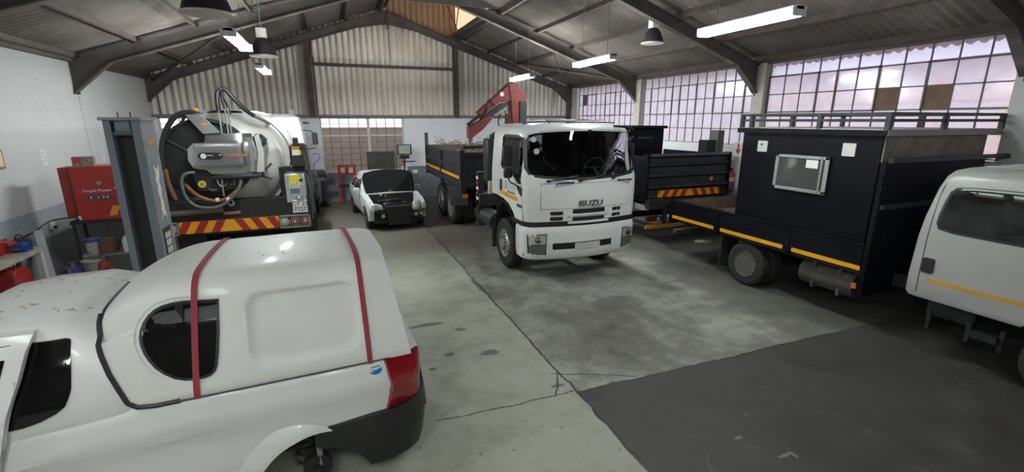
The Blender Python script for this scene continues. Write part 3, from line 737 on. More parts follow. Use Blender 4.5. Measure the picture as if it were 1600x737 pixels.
# rear bumper: wraps the corner, cut by the wheel arch
path = [(.97, .80), (.8, .835), (.6, .85), (.4, .85), (.25, .82), (.14, .74), (.07, .6), (.03, .35), (.02, 0)]
secs = []
full = path+[(x, -y) for x, y in path[-2::-1]]
for x, y in full:
    n_ = V(x-.9, y, 0); n_.normalize(); dep = .16
    if x > .9: tp = .585
    elif x > .4: tp = .585+(.9-x)*.06
    else: tp = .615+(.4-x)*.16
    bt = .40 if x > .9 else .15 if x > .3 else .17
    ox, oy = n_.x, n_.y
    secs.append([V(x, y, tp), V(x+ox*.0, y+oy*.0, tp-.03), V(x+ox*.02, y+oy*.02, tp-.15), V(x, y, (tp+bt)/2-.06), V(x-ox*.03, y-oy*.03, bt), V(x-ox*.08, y-oy*.08, bt), V(x-ox*.06, y-oy*.06, tp)])
m_bump = mat('black_bumper_plastic', (.011, .011, .013), .45, var=.15, dirt=(.03, .024, .02), dscale=3, damt=.35)
bu = MB().loft(secs).build('rear_bumper', m_bump, pk, ang=45)
cut(bu, yc(.94, .05, .37, .3, 1.2), yc(.94, .05, .37, -1.2, -.3), ang=45)
MB().cyl((.12, .62, .48), (.06, .62, .48), .03, n=12).build('fog_reflector', red_light, bu)
# canopy
def zr(x): return interp([(.2, 1.845), (.35, 1.862), (.9, 1.868), (1.55, 1.862)], x) if x < 1.6 else 1.862-.6*(x-1.6)**2
def can_half(x):
    z = zr(x); n_ = interp([(.2, .985), (.5, 1), (2.2, 1)], x)
    P_ = [(0, 1.06), (.74, 1.06), (.828, 1.07), (.832, 1.12), (.815, 1.2), (.775, 1.36), (.725, 1.52), (.682, z-.21), (.655, z-.135), (.615, z-.06), (.55, z-.018), (.45, z+.0), (.25, z+.012), (0, z+.015)]
    return [(a*n_, b) for a, b in P_]
def can_x(x, hp):
    if x > .45: return [x]*len(hp)
    return [x+(z-1.07)*.17*(1-(x-.2)/.25)-(.02 if y < .4 else 0) for y, z in hp]
def dense(P_):
    """smooth the outline from the rail upwards (Catmull-Rom) so that the moulding can be pressed into it"""
    Q = P_[:3]; R_ = P_[2:]; E_ = [(2*R_[0][0]-R_[1][0], 2*R_[0][1]-R_[1][1])]+R_+[(-R_[-2][0], R_[-2][1])]
    for k in range(1, len(E_)-2):
        p0, p1, p2, p3 = E_[k-1:k+3]; n_ = 5 if k < 8 else 2
        for q in range(1, n_+1):
            t = q/n_; Q.append(tuple(.5*(2*b+(c-a)*t+(2*a-5*b+4*c-d)*t*t+(3*b-a-3*c+d)*t**3) for a, b, c, d in zip(p0, p1, p2, p3)))
    return Q
def sstep(v): v = max(0, min(1, v)); return v*v*(3-2*v)
def press(x, y, z):                            # depth of the moulded side panel at (x, z)
    if y < .3 or not 1.1 < z < 1.83: return 0
    cx, cz, hx_, hz_, r_ = .945, 1.45, .385, .265, .12
    qx, qz = abs(x-cx)-hx_+r_, abs(z-cz)-hz_+r_
    d = math.hypot(max(qx, 0), max(qz, 0))+min(max(qx, qz), 0)-r_
    return .03*sstep(-d/.05)
st = []
xs_ = [.2, .23, .26, .3, .34, .38, .42]+[.45+.025*k for k in range(41)]+[1.5, 1.55, 1.6, 1.65, 1.7, 1.75, 1.8, 1.85, 1.9, 1.95, 2.0, 2.05, 2.1, 2.15, 2.2]
for x in xs_:
    hp = dense(can_half(x)); hp = [(y-press(x, y, z), z) for y, z in hp]; st.append((can_x(x, hp), hp))
can = half_loft(st).build('canopy', canopy_white, pk, ang=50)
front = [(2.235, 1.9), (2.165, 1.66), (2.155, 1.55), (2.14, 1.45), (2.11, 1.33), (2.07, 1.22), (2.035, 1.13), (1.99, 1.09), (1.90, 1.075), (1.76, 1.075), (1.76, .9), (2.5, .9), (2.5, 1.9)]
cut(can, MB().prism(front, 'y', -1.2, 1.2), ang=50)
tc_ = bvh(can)
tmp = bpy.data.objects.new('tmp', None); COL.objects.link(tmp)
tools = []
win = [(1.49, 1.685), (1.50, 1.55), (1.535, 1.28), (1.56, 1.225), (1.62, 1.21), (1.74, 1.225), (1.84, 1.30), (1.90, 1.40), (1.925, 1.50), (1.915, 1.58), (1.86, 1.655), (1.78, 1.69), (1.65, 1.695)]
wins = [win[0]]+[p for p in smoothpoly(win, 1)][2:-2]
tools.append(patch('cutter', ringpoly(wins, .045), 'y', 1, tc_, black_pl, None, off=.1, thick=.107, step=.08))
cut_obj(can, tools, 30)
bpy.data.objects.remove(tmp)
b_ = can.modifiers.new('bevel', 'BEVEL'); b_.width = .008; b_.segments = 2; b_.limit_method = 'ANGLE'; b_.angle_limit = math.radians(35)
rub = patch('window_seal', ringpoly(wins, .018), 'y', 1, tc_, black_pl, can, off=.004, thick=.02)
patch('side_window', wins, 'y', 1, tc_, dark_glass, can, off=.006, thick=.02)
# black sealing strip on the front edge, and the dark joint along the load-bed rail
pts = []
fine = []
for a, b in zip(front[1:9], front[2:10]):
    n_ = max(2, int(math.hypot(b[0]-a[0], b[1]-a[1])/.03)); fine += [(a[0]+(b[0]-a[0])*k/n_, a[1]+(b[1]-a[1])*k/n_) for k in range(n_)]
for x, z in fine+[front[9]]:
    h = tc_.ray_cast(V(x-.012, 3, z), V(0, -1, 0)); pts.append((x-.002, (h[0].y if h[0] else .82)+.006, z))
h = [(2.165-.0, .0, 1.665)]
top = []
for y in [.0, .2, .4, .52, .6]:
    r_ = tc_.ray_cast(V(2.14, y, 3), V(0, 0, -1)); z_ = r_[0].z if r_[0] else 1.66
    top.append((2.15, y, z_+.002))
MB().tube(pts, .015, n=8).tube(top+[pts[0]], .009, n=8).build('front_seal', black_pl, can)
jn = []
for x in (.24, .5, .9, 1.3, 1.76):
    jn.append((x, interp([(.2, .80), (.5, .827), (1.0, .835), (2, .835)], x)*1.004, 1.075))
MB().tube(jn, .006, n=6).build('rail_joint', black_pl, can)
# moulded groove on the canopy roof near its front
gr = [(1.62, .50), (1.92, .42), (1.96, .1), (1.93, -.3)]
def on_top(tree, x, y, off): r_ = tree.ray_cast(V(x, y, 3), V(0, 0, -1)); return (x, y, (r_[0].z if r_[0] else 1.7)+off)
MB().tube([on_top(tc_, x, y, .001) for x, y in gr], .006, n=6, smooth=2).build('roof_moulding', canopy_white, can)
# cab
def cab_half(x0, lean):
    return None
cs = []
def cab_sec(x, zb_, zt_, wtop, wbot, crown):
    return (x, [(0, zb_-.05), (wbot-.02, zb_-.05), (wbot, zb_), (wbot*.99, zb_+(zt_-zb_)*.25), (wbot+(wtop-wbot)*.6, zb_+(zt_-zb_)*.6), (wtop, zt_-.1), (wtop-.03, zt_-.035), (wtop-.1, zt_), (wtop-.3, zt_+crown*.6), (0, zt_+crown)])
for a in ((1.98, 1.06, 1.50, .58, .78, .02), (2.06, 1.055, 1.56, .61, .815, .03), (2.17, 1.05, 1.615, .645, .822, .04), (2.4, 1.05, 1.67, .68, .83, .045), (2.75, 1.03, 1.665, .68, .83, .045), (3.0, 1.02, 1.63, .67, .83, .04), (3.3, 1.01, 1.45, .66, .825, .04), (3.6, .99, 1.22, .66, .81, .03), (3.84, .95, 1.04, .66, .76, .02)): cs.append(cab_sec(*(a[:5]+(a[5]*.6,))))
cab_o = half_loft(cs).build('cab', white_paint, pk, ang=55)
tcab = bvh(cab_o, body); tcab1 = bvh(cab_o)
qw = smoothpoly([(2.30, 1.54), (2.295, 1.56), (2.33, 1.575), (2.75, 1.585), (2.95, 1.56), (2.95, 1.12), (2.66, 1.10), (2.50, 1.105), (2.345, 1.17), (2.31, 1.25), (2.30, 1.3)], 1)
patch('quarter_window', qw, 'y', 1, tcab1, dark_glass, cab_o, off=.014, thick=.02, step=.03)
patch('quarter_window', qw, 'y', -1, tcab, dark_glass, cab_o, off=.004, thick=.01)
ws = smoothpoly([(3.12, .58), (3.62, .62), (3.70, .3), (3.72, 0), (3.70, -.3), (3.62, -.62), (3.12, -.58), (3.06, 0)], 1)
patch('windscreen', ws, 'z', 1, tcab, dark_glass, cab_o, off=.003, thick=.01)
# left door, ajar: hinged at its front edge
door = bpy.data.objects.new('door', None)
dp = [(2.46, 1.655), (2.52, 1.4), (2.60, 1.15), (2.69, .92), (2.74, .55), (2.80, .36), (3.38, .36), (3.42, .95), (3.38, 1.05), (2.98, 1.64)]
d_o = patch('door', dp, 'y', 1, tcab, white_paint, pk, off=.02, thick=.045, step=.08)
wp = [(2.56, 1.60), (2.60, 1.42), (2.68, 1.12), (3.28, 1.1), (2.96, 1.58)]
td = bvh(d_o); patch('door_window', wp, 'y', 1, td, dark_glass, d_o, off=.004, thick=.008)
MB().cbox((2.80, .90, .86), (.16, .035, .04)).build('door_handle', black_pl, d_o, bevel=.008)
piv = V(3.40, .86, 0); M = Matrix.Translation(piv) @ Matrix.Rotation(math.radians(-4), 4, 'Z') @ Matrix.Translation(-piv)
d_o.matrix_local = M
# tail light: one lens on the left corner, one on the right
for s in (1, -1):
    rowsz = [.60, .66, .74, .80, .86, .94, 1.02, 1.058]
    def lens(cols, name, m, par):
        b = MB(); R0 = []
        for z in rowsz:
            xl = interp([(.6, .42), (.70, .385), (.82, .365), (1.06, .41)], z); zlow = max(z, 0)
            kz = interp([(.6, .955), (.76, .965), (.85, 1.025), (.93, 1.012), (1.06, .975)], z)
            P_ = [(xl, .815), (xl*.6+.12, .80), (.21, .775), (.155, .735), (.125, .69), (.108, .64), (.105, .60)]
            row = []
            for (x, y) in P_[cols[0]:cols[1]]:
                row.append((V(x-.004, s*(y*kz*1.022+.012), z+max(0, (.30-x))*.16*(1.06-z)/.46), V(x+.02, s*(y*kz-.02), z+max(0, (.30-x))*.16*(1.06-z)/.46)))
            R0.append(row)
        outer = [[b.bm.verts.new(p[0]) for p in r_] for r_ in R0]; inner_ = [[b.bm.verts.new(p[1]) for p in r_] for r_ in R0]
        for u, w in zip(outer, outer[1:]): b.skin(u, w, False)
        for u, w in zip(inner_, inner_[1:]): b.skin(u, w, False)
        ring_ = lambda Q: Q[0]+[r_[-1] for r_ in Q[1:]]+Q[-1][-2::-1]+[r_[0] for r_ in Q[-2:0:-1]]
        b.skin(ring_(outer), ring_(inner_)); return b.build(name, m, par, ang=50)
    o = lens((0, 5), 'tail_light', red_light, pk); lens((4, 7), 'reverse_lens', mat('smoked_clear_lens', (.4, .36, .35), .15, coat=.4), o)
tg = patch('tailgate', rrect(-.62, .62, .68, 1.05, .03), 'x', -1, tb, white_paint, pk, off=.006, thick=.015, step=.1)
MB().cbox((.10, 0, .93), (.03, .22, .05)).build('tailgate_handle', black_pl, tg, bevel=.006)
MB().box(.2, .27, -.5, .5, 1.3, 1.7, Matrix.Translation((.10, 0, .0)) @ Matrix.Shear('XY', 4, (0, 0))).build('rear_glass', dark_glass, can)
bs = [(.50, 1.005), (.485, .985), (.47, .96), (.50, .955), (.53, .975), (.535, 1.0)]
st_ = patch('round_blue_sticker', [(.435, 1.0), (.44, .975), (.46, .958), (.49, .955), (.52, .965), (.535, .985), (.50, .978), (.52, 1.0), (.49, .99), (.46, 1.0)], 'y', 1, tb, mat('sticker_blue', (.01, .2, .5), .4), pk, off=.003, thick=.004, step=.02)
patch('sticker_text', [(.45, 1.012), (.52, 1.012), (.52, 1.022), (.45, 1.022)], 'y', 1, tb, grey_steel, pk, off=.003, thick=.003, step=.02)
# lower body crease and side moulding
patch('sill_moulding', [(1.62, .80), (2.0, .78), (2.02, .765), (1.62, .785)], 'y', 1, tb, white_paint, pk, off=.006, thick=.01)
# running gear
b = MB().box(.45, 1.5, -.36, .36, .42, .55).box(.3, 3.9, -.35, -.28, .3, .42).box(.3, 3.9, .28, .35, .3, .42); b.build('underbody', dark_grime, pk)
b = MB().cyl((.98, -.6, .2), (.98, .6, .16), .04).box(.94, 1.6, .42, .5, .25, .31).box(.94, 1.6, -.5, -.42, .25, .31); ax = b.build('rear_axle', dark_grime, pk)
MB().cyl((.98, .6, .16), (.98, .70, .16), .11, n=24).cyl((.98, .70, .16), (.98, .74, .16), .035, n=16).build('brake_drum', dark_grime, ax)
hx = [(1.05+.07*math.cos(t*.45), .60+.07*math.sin(t*.45), .2+t*.0055) for t in range(0, 84)]
MB().tube(hx, .011, n=6).build('coil_spring', mat('black_spring_steel', (.03, .03, .03), .4, metal=.3), ax)
MB().cyl((.955, .68, .18), (.955, .66, .62), .024, n=12).build('shock_absorber', mat('grey_damper', (.3, .3, .3), .4, metal=.5), ax)
MB().box(1.42, 1.46, .38, .8, .2, .6).build('wheel_house', dark_grime, pk)
wheel(pk, (.98, -.71, .29), .29, .17, -1, alu_rim, .6, 'car'); wheel(pk, (3.62, .71, .29), .29, .17, 1, alu_rim, .6, 'car'); wheel(pk, (3.62, -.71, .29), .29, .17, -1, alu_rim, .6, 'car')
for s in (1, -1): patch('headlight', [(s*.40, .62), (s*.70, .66), (s*.72, .8), (s*.45, .76)], 'x', 1, tb, clear_lens, pk, off=.008, thick=.02)
MB().box(4.3, 4.42, -.6, .6, .28, .5).build('front_bumper', m_bump, pk, bevel=.04)
for s in (1, -1): MB().cbox((3.3, s*.98, 1.06), (.1, .17, .12)).build('door_mirror', black_pl, pk, bevel=.03)

# straps lying over the canopy, pine needles and leaves on the roofs
PKM = pk.matrix_local.copy() if False else Matrix.Translation((.62, 4.30, 0)) @ Matrix.Rotation(math.radians(183.3), 4, 'Z')
def strap(xa, xb, label):
    """xa: x at the left rail, xb: x at the far rail"""
    hp = can_half(1.0)[2:]; b = MB(); pth = []
    ys = []
    n = 46
    for i in range(n+1):
        t = i/n; x = xa+(xb-xa)*t
        # walk the section outline by arc length
        L_ = [V(0, y, z) for y, z in can_half(x)[2:]]; full = L_+[V(0, -p.y, p.z) for p in L_[-2::-1]]
        seg = [(q-p).length for p, q in zip(full, full[1:])]; tot = sum(seg); d = t*tot; k = 0
        while k < len(seg)-1 and d > seg[k]: d -= seg[k]; k += 1
        p = full[k].lerp(full[k+1], min(1, d/seg[k]) if seg[k] else 0)
        tg_ = (full[k+1]-full[k]).normalized(); nn = V(0, -tg_.z, tg_.y)
        if nn.dot(V(0, p.y, p.z-1.3)) < 0: nn = -nn
        pth.append((x, p+nn*.014, nn))
    rows = []
    for x, p, nn in pth:
        tw = .019
        rows.append([b.bm.verts.new(q) for q in (V(x-tw, p.y, p.z), V(x+tw, p.y, p.z), V(x+tw, p.y, p.z)+nn*.003, V(x-tw, p.y, p.z)+nn*.003)])
    for A, B in zip(rows, rows[1:]): b.skin(A, B)
    b.bm.faces.new(rows[0]); b.bm.faces.new(rows[-1])
    o = b.build('tie_down_strap', strap_red, None, ang=60); o.matrix_world = PKM; tag(o, label, 'strap'); return o
strap(1.66, 1.48, 'red strap over the canopy beside its dark rounded side window'); strap(.525, .56, 'red strap over the rear end of the canopy, nearer the tail light')
nd = MB(); rnd = random.Random(5); tcr = bvh(cab_o)
for k in range(44):
    if k < 30: x = rnd.uniform(2.22, 2.9); y = rnd.uniform(-.45, .45); tr = tcr
    else: x = rnd.uniform(.6, 1.9); y = rnd.uniform(-.45, .45); tr = tc_
    a = rnd.uniform(0, PI); l = rnd.uniform(.012, .05) if k < 30 else rnd.uniform(.006, .014)
    p = V(*on_top(tr, x, y, .004)); q = V(*on_top(tr, x+l*math.cos(a), y+l*math.sin(a), .004)); nd.bar(p, q, .004 if k < 30 else .007, .003)
o = nd.build('pine_needles', mat('dry_needles', (.3, .23, .12), .9, var=.3), None, flat=True); o.matrix_world = PKM; tag(o, 'dry pine needles and leaf bits scattered on the pickup roof', 'needles', kind='stuff')
# ------------------------------------------------------------------ white crane truck (local x right as seen from the front's left side, local y backwards)
TX, TY = 4.275, 7.2
tr = thing('crane_truck', 'white cab tipper truck with a folded red crane, in the middle of the hall', 'truck', (TX, TY, 0))
def plan(hw, yf, yb, rc, z, bow=.12, n=5, yb_r=.06):
    """closed plan outline of the cab at height z: bowed front, rounded front corners, square back"""
    P_ = []
    fr = []
    for k in range(-6, 7):
        t = k/6; fr.append((t*(hw-rc), yf+bow*t*t))
    yc_ = yf+bow
    left = [(-(hw-rc)-rc*math.sin(a), yc_+rc*(1-math.cos(a))) for a in [PI/2*j/n for j in range(1, n+1)]][::-1]
    right = [(-x, y) for x, y in left[::-1]]
    back = [(hw, yb-yb_r), (hw-yb_r, yb), (0, yb), (-hw+yb_r, yb), (-hw, yb-yb_r)]
    return [V(x, y, z) for x, y in left+fr+right+back]
lev = [(1.13, 1.17, .02, 2.0, .26), (1.3, 1.175, .01, 2.02, .26), (1.6, 1.175, .0, 2.04, .26), (1.86, 1.172, .01, 2.04, .26), (1.96, 1.168, .025, 2.04, .27), (2.2, 1.15, .075, 2.04, .28), (2.45, 1.13, .14, 2.03, .29), (2.66, 1.11, .2, 2.02, .3), (2.74, 1.09, .25, 2.0, .3), (2.79, 1.05, .33, 1.96, .3), (2.83, .96, .46, 1.88, .3), (2.845, .7, .7, 1.7, .3)]
secs = [plan(hw, yf, yb, rc, z) for z, hw, yf, yb, rc in lev]
cabw = MB().loft(secs).build('cab', truck_white, tr, ang=50)
low = MB().prism([(-.5, 1.0), (.0, 1.0), (.5, 1.0), (.62, 1.0), (.62, .8), (-.5, .8)], 'x', -2, 2)
ar = [(.56, .9), (.62, 1.08), (.78, 1.24), (1.0, 1.36), (1.3, 1.42), (1.62, 1.44), (2.2, 1.44), (2.2, .9)]
cut(cabw, MB().prism(ar, 'x', -2, -.72), MB().prism(ar, 'x', .72, 2), ang=45)
m_int = mat('cab_interior_grey', (.05, .05, .052), .8, var=.15)
# hollow cabin behind the glass
lev2 = [(1.75, 1.08, .16, 1.94, .2), (1.96, 1.08, .17, 1.94, .2), (2.3, 1.05, .22, 1.94, .2), (2.6, 1.03, .31, 1.93, .2), (2.70, 1.0, .42, 1.9, .2)]
hol = MB().loft([plan(hw, yf, yb, rc, z) for z, hw, yf, yb, rc in lev2])
ws_o = smoothpoly([(-1.12, 2.0), (-1.1, 2.35), (-1.06, 2.64), (-.9, 2.69), (-.3, 2.72), (.3, 2.72), (.9, 2.69), (1.06, 2.64), (1.1, 2.35), (1.12, 2.0), (.95, 1.945), (.4, 1.90), (-.4, 1.90), (-.95, 1.945)], 1)
swin = [(.38, 2.48), (.44, 2.60), (.62, 2.635), (1.36, 2.635), (1.46, 2.58), (1.46, 2.06), (1.38, 2.0), (1.0, 2.0), (.52, 1.80), (.40, 1.80)]
bw = rrect(-.98, .98, 2.05, 2.6, .06)
tcb0 = bvh(cabw)
cut(cabw, hol, MB().prism(ws_o, 'y', -.5, .48), MB().prism(swin, 'x', -2, -.9), MB().prism(swin, 'x', .9, 2), MB().prism(bw, 'y', 1.8, 2.3), ang=45)
cabw.data.materials.append(m_int)
for p in cabw.data.polygons:
    h = tcb0.find_nearest(p.center)
    if h[3] > .03: p.material_index = 1
gl = patch('windscreen', ws_o, 'y', -1, tcb0, cab_glass, cabw, off=-.012, thick=.005, step=.08)
for v in gl.data.vertices:                    # one smooth sheet of glass
    x, z = abs(v.co.x), v.co.z
    v.co.y = .035+.25*(z-1.96)+.12*(x/.86)**2+(.1*((x-.86)/.26)**2 if x > .86 else 0)
o = patch('windscreen_seal', ringpoly(ws_o, .022), 'y', -1, tcb0, black_pl, cabw, off=.004, thick=.03, step=.15)
inner = patch('cutter', ringpoly(ws_o, -.022), 'y', -1, tcb0, black_pl, None, off=.1, thick=.4, step=.15); cut_obj(o, [inner])
for s in (-1, 1):
    patch('side_window', swin, 'x', s, tcb0, cab_glass, cabw, off=-.012, thick=.005, step=.2)
    o = patch('window_seal', ringpoly(swin, .014), 'x', s, tcb0, black_pl, cabw, off=.003, thick=.03, step=.3)
    cut_obj(o, [patch('cutter', ringpoly(swin, -.03), 'x', s, tcb0, black_pl, None, off=.1, thick=.3, step=.3)])
o = patch('rear_window', bw, 'y', 1, tcb0, glass_mat('clear_rear_glass', (.75, .78, .78), .03), cabw, off=-.01, thick=.005, step=.3)
# interior: dashboard, wheel, seats, visor stickers, curtains
b = MB(); b.box(-1.0, 1.0, .2, .55, 1.70, 1.90).box(-1.0, 1.0, .3, .62, 1.62, 1.84); b.build('dashboard', m_int, cabw, bevel=.03)
b = MB()
tor = [(.46+.21*math.cos(t), .66-.12*math.sin(t)*1, 2.02+.19*math.sin(t)) for t in [2*PI*k/24 for k in range(25)]]
b.tube(tor, .016, n=8).tube([(.46, .66, 2.02), (.46, .45, 1.85)], .03).tube([(.26, .66, 2.02), (.66, .66, 2.02)], .012); b.build('steering_wheel', mat('grey_wheel_rim', (.16, .17, .16), .5), cabw)
for x in (-.5, .46):
    b = MB().box(x-.24, x+.24, .85, 1.35, 1.6, 1.75).box(x-.24, x+.24, 1.3, 1.45, 1.7, 2.3).box(x-.13, x+.13, 1.34, 1.43, 2.32, 2.5); b.build('seat', mat('dark_seat_cloth', (.02, .02, .023), .9), cabw, bevel=.04)
MB().box(-.08, 1.04, 1.86, 1.90, 1.98, 2.66).build('rear_curtain', mat('black_curtain', (.012, .012, .014), .9), cabw)
for (x, z, r) in ((-1.0, 2.58, .045), (-.96, 2.38, .05)): MB().cyl((x, .16+(z-2.2)*.25+.0, z), (x, .145+(z-2.2)*.25, z), r, n=24).build('licence_disc', mat('pale_disc', (.5, .58, .55), .5), cabw)
tcb = bvh(cabw)
# front: panel joint, badge, grille slots, wipers
def fp(name, poly, m, par=cabw, off=.004, th=.01, step=.12): return patch(name, poly, 'y', -1, tcb0, m, par, off=off, thick=th, step=step)
fp('front_panel', rrect(-.90, .92, 1.375, 1.815, .02), truck_white, off=.010, th=.02)
fp('panel_joint', rrect(-.91, .93, 1.365, 1.825, .02), mat('joint_grey', (.3, .3, .3), .6), off=.002, th=.005)
for (x0, x1, z0, z1) in ((-.73, -.50, 1.265, 1.325), (-.73, -.50, 1.165, 1.225), (-.31, .345, 1.275, 1.355), (-.31, .345, 1.145, 1.205), (.53, .72, 1.275, 1.335), (.53, .72, 1.165, 1.225)):
    o = fp('grille_slot', rrect(x0, x1, z0, z1, .012), ink, off=.012, th=.03)
for (z0, z1) in ((1.235, 1.258), (1.095, 1.135)): fp('grille_bar', rrect(-.40, .44, z0, z1, .008), chrome if False else truck_white, off=.03, th=.03)
fp('white_sticker', rrect(-.66, -.40, 1.83, 1.885, .01), mat('pale_blue_sticker', (.45, .58, .85), .3), off=.012)
t_ = text('badge_lettering', 'ISUZU', .145, (.03, -.022, 1.455), (PI/2, 0, 0), grey_ink, cabw, ext=.008, sx=1.25)
for (px, pz, qx, qz) in ((-.78, 1.87, -.25, 1.955), (-.2, 1.865, .35, 1.965), (.50, 1.885, 1.0, 2.03)):
    wi = MB()
    def fy(x, z): h = tcb0.ray_cast(V(x, -2, z), V(0, 1, 0)); return (h[0].y if h[0] else .05)
    wi.tube([(px, fy(px, pz)-.03, pz), ((px+qx)/2, fy((px+qx)/2, (pz+qz)/2)-.045, (pz+qz)/2), (qx, fy(qx, qz)-.03, qz)], .011, n=6)
    wi.cyl((px, fy(px, pz)+.01, pz), (px, fy(px, pz)-.05, pz), .025, n=10)
    wi.build('wiper', black_pl, cabw)
for (x0, x1, z) in ((-.62, -.32, 1.84), (.62, .92, 1.84)):
    yy = tcb0.ray_cast(V((x0+x1)/2, -2, z), V(0, 1, 0))[0].y
    MB().tube([(x0, yy+.02, z-.03), (x0, yy-.05, z), (x1, yy-.05, z), (x1, yy+.02, z-.03)], .013, n=6).build('grab_handle', black_pl, cabw)
# bumper with lamps
bl = [(.43, 1.13, .05, .28), (.46, 1.17, .02, .28), (.6, 1.185, .0, .28), (.9, 1.19, -.01, .27), (1.02, 1.185, .0, .27), (1.055, 1.17, .02, .27)]
bmp = MB().loft([plan(hw, yf, .66, rc, z) for z, hw, yf, rc in bl]).build('front_bumper', truck_white, tr, ang=45)
tbm = bvh(bmp)
MB().loft([plan(1.172, .012, .9, .26, z) for z in (1.05, 1.14)]).build('cab_gap_seal', black_pl, tr)
for x0, x1, nm in ((-.68, .82, 'bumper_slot'),):
    patch(nm, rrect(x0, x1, .625, .745, .015), 'y', -1, tbm, ink, bmp, off=.004, thick=.03, step=.15)
patch('number_plate', rrect(-.26, .26, .61, .73, .01), 'y', -1, tbm, mat('plain_front_plate', (.6, .61, .63), .5, var=.1, vscale=4), bmp, off=.018, thick=.012, step=.2)
for s in (-1, 1):
    lp = [(s*.80, .535), (s*1.10, .57), (s*1.12, .90), (s*.80, .92)]
    fr_ = patch('headlight', ringpoly(lp, .012), 'y', -1, tbm, black_pl, bmp, off=.004, thick=.02, step=.08)
    patch('main_lens', [(s*.81, .73), (s*1.10, .74), (s*1.11, .89), (s*.81, .91)], 'y', -1, tbm, clear_lens, fr_, off=.012, thick=.02, step=.08)
    patch('lower_lens', [(s*.81, .545), (s*1.09, .58), (s*1.10, .72), (s*.81, .715)], 'y', -1, tbm, grey_lens, fr_, off=.012, thick=.02, step=.08)
    yy = tbm.ray_cast(V(s*.95, -2, .82), V(0, 1, 0))[0].y
    MB().lathe([(.0, -.012), (.05, -.016), (.065, -.02), (.07, -.004), (.07, .01)], (s*.95, yy-.004, .82), 'y', 20).build('reflector', chrome, fr_)
# sides: stripe, door joint, handle, decal, mirrors
def sp_(name, poly, m, s=-1, off=.004, th=.01, par=cabw, step=.3): return patch(name, poly, 'x', s, tcb0, m, par, off=off, thick=th, step=step)
for s in (-1, 1):
    sp_('amber_stripe', [(.27, 1.455), (2.03, 1.50), (2.03, 1.57), (.27, 1.535)], yellow, s)
    sp_('door_joint', [(.30, 1.05), (.36, 1.8), (.372, 1.8), (.312, 1.05)], grey_ink, s, .002); sp_('door_joint', [(1.56, 1.45), (1.56, 2.68), (1.572, 2.68), (1.572, 1.45)], grey_ink, s, .002)
    sp_('door_handle', rrect(1.36, 1.45, 1.56, 1.78, .03), black_pl, s, .02, .03)
    sp_('corner_vent', [(.34, 1.72), (.42, 1.76), (.55, 1.76), (.55, 1.70), (.44, 1.62), (.35, 1.58)], black_pl, s, .012, .02)
    sp_('side_marker', rrect(.40, .52, 1.06, 1.12, .015), mat('pale_amber_lens', (.5, .5, .38), .2, coat=.4), s, .012, .02)
    q = MB(); X_ = s*1.31
    q.tube([(s*1.13, .52, 2.56), (X_, .60, 2.60), (X_, .72, 2.52)], .014, n=8, smooth=1).tube([(s*1.16, .45, 1.66), (s*1.22, .5, 1.78), (X_, .62, 1.82), (X_, .68, 1.95)], .014, n=8, smooth=1); arm = q.build('mirror_arm', black_pl, tr)
    MB().cbox((X_, .70, 2.28), (.17, .08, .36), (0, 0, s*.2)).build('main_mirror', black_pl, arm, bevel=.035)
    MB().cbox((X_, .68, 1.97), (.16, .08, .18), (0, 0, s*.2)).build('wide_mirror', black_pl, arm, bevel=.04)
dcl = sp_('door_decal', [(.62, 1.60), (.62, 1.80), (1.30, 1.80), (1.30, 1.60)], mat('pale_decal', (.66, .67, .68), .3), -1, .003, .006)
ring = [(1.14+.055*math.cos(a), 1.705+.075*math.sin(a)) for a in [2*PI*k/24 for k in range(24)]]
sp_('round_emblem', ring, mat('emblem_grey', (.16, .15, .19), .4), -1, .006, .006, dcl); sp_('emblem_centre', [(1.14+.03*math.cos(a), 1.705+.045*math.sin(a)) for a in [2*PI*k/24 for k in range(24)]], white_plain, -1, .008, .006, dcl)
sp_('green_band', [(.66, 1.575), (.66, 1.60), (1.06, 1.595), (1.06, 1.57)], green_tape, -1, .008, .006, dcl)
for k in range(4): sp_('decal_text_line', [(.66, 1.64+k*.035), (.66, 1.65+k*.035), (1.02-.05*(k % 2), 1.65+k*.035), (1.02-.05*(k % 2), 1.64+k*.035)], mat('faint_text', (.35, .4, .42), .4), -1, .007, .006, dcl)
text('door_lettering', 'ISUZU', .085, (-1.182, .44, 1.40), (PI/2, 0, -PI/2), grey_ink, cabw, ext=.004)
b = MB()
for s in (-1, 1): b.tube([(s*.45, .75, 2.84), (s*.5, .8, 2.9), (s*.52, 1.5, 2.91), (s*.5, 1.6, 2.84)], .014, n=6)
b.tube([(-.5, .8, 2.9), (.7, .8, 2.9)], .012, n=6).tube([(-.5, 1.5, 2.91), (.7, 1.5, 2.91)], .014, n=6); b.build('roof_rail', inox, tr)
MB().tube([(-.98, .9, 2.80), (-.93, .8, 2.86), (-.6, .74, 2.885), (.85, .62, 2.855)], .011, n=6, smooth=1).build('aerial_cable', black_pl, tr)
b = MB().tube([(.72, .42, 2.80), (.8, .2, 2.79), (1.0, .22, 2.76), (1.12, .5, 2.70)], .025, n=8, smooth=1); b.build('broken_visor_edge', black_pl, tr)
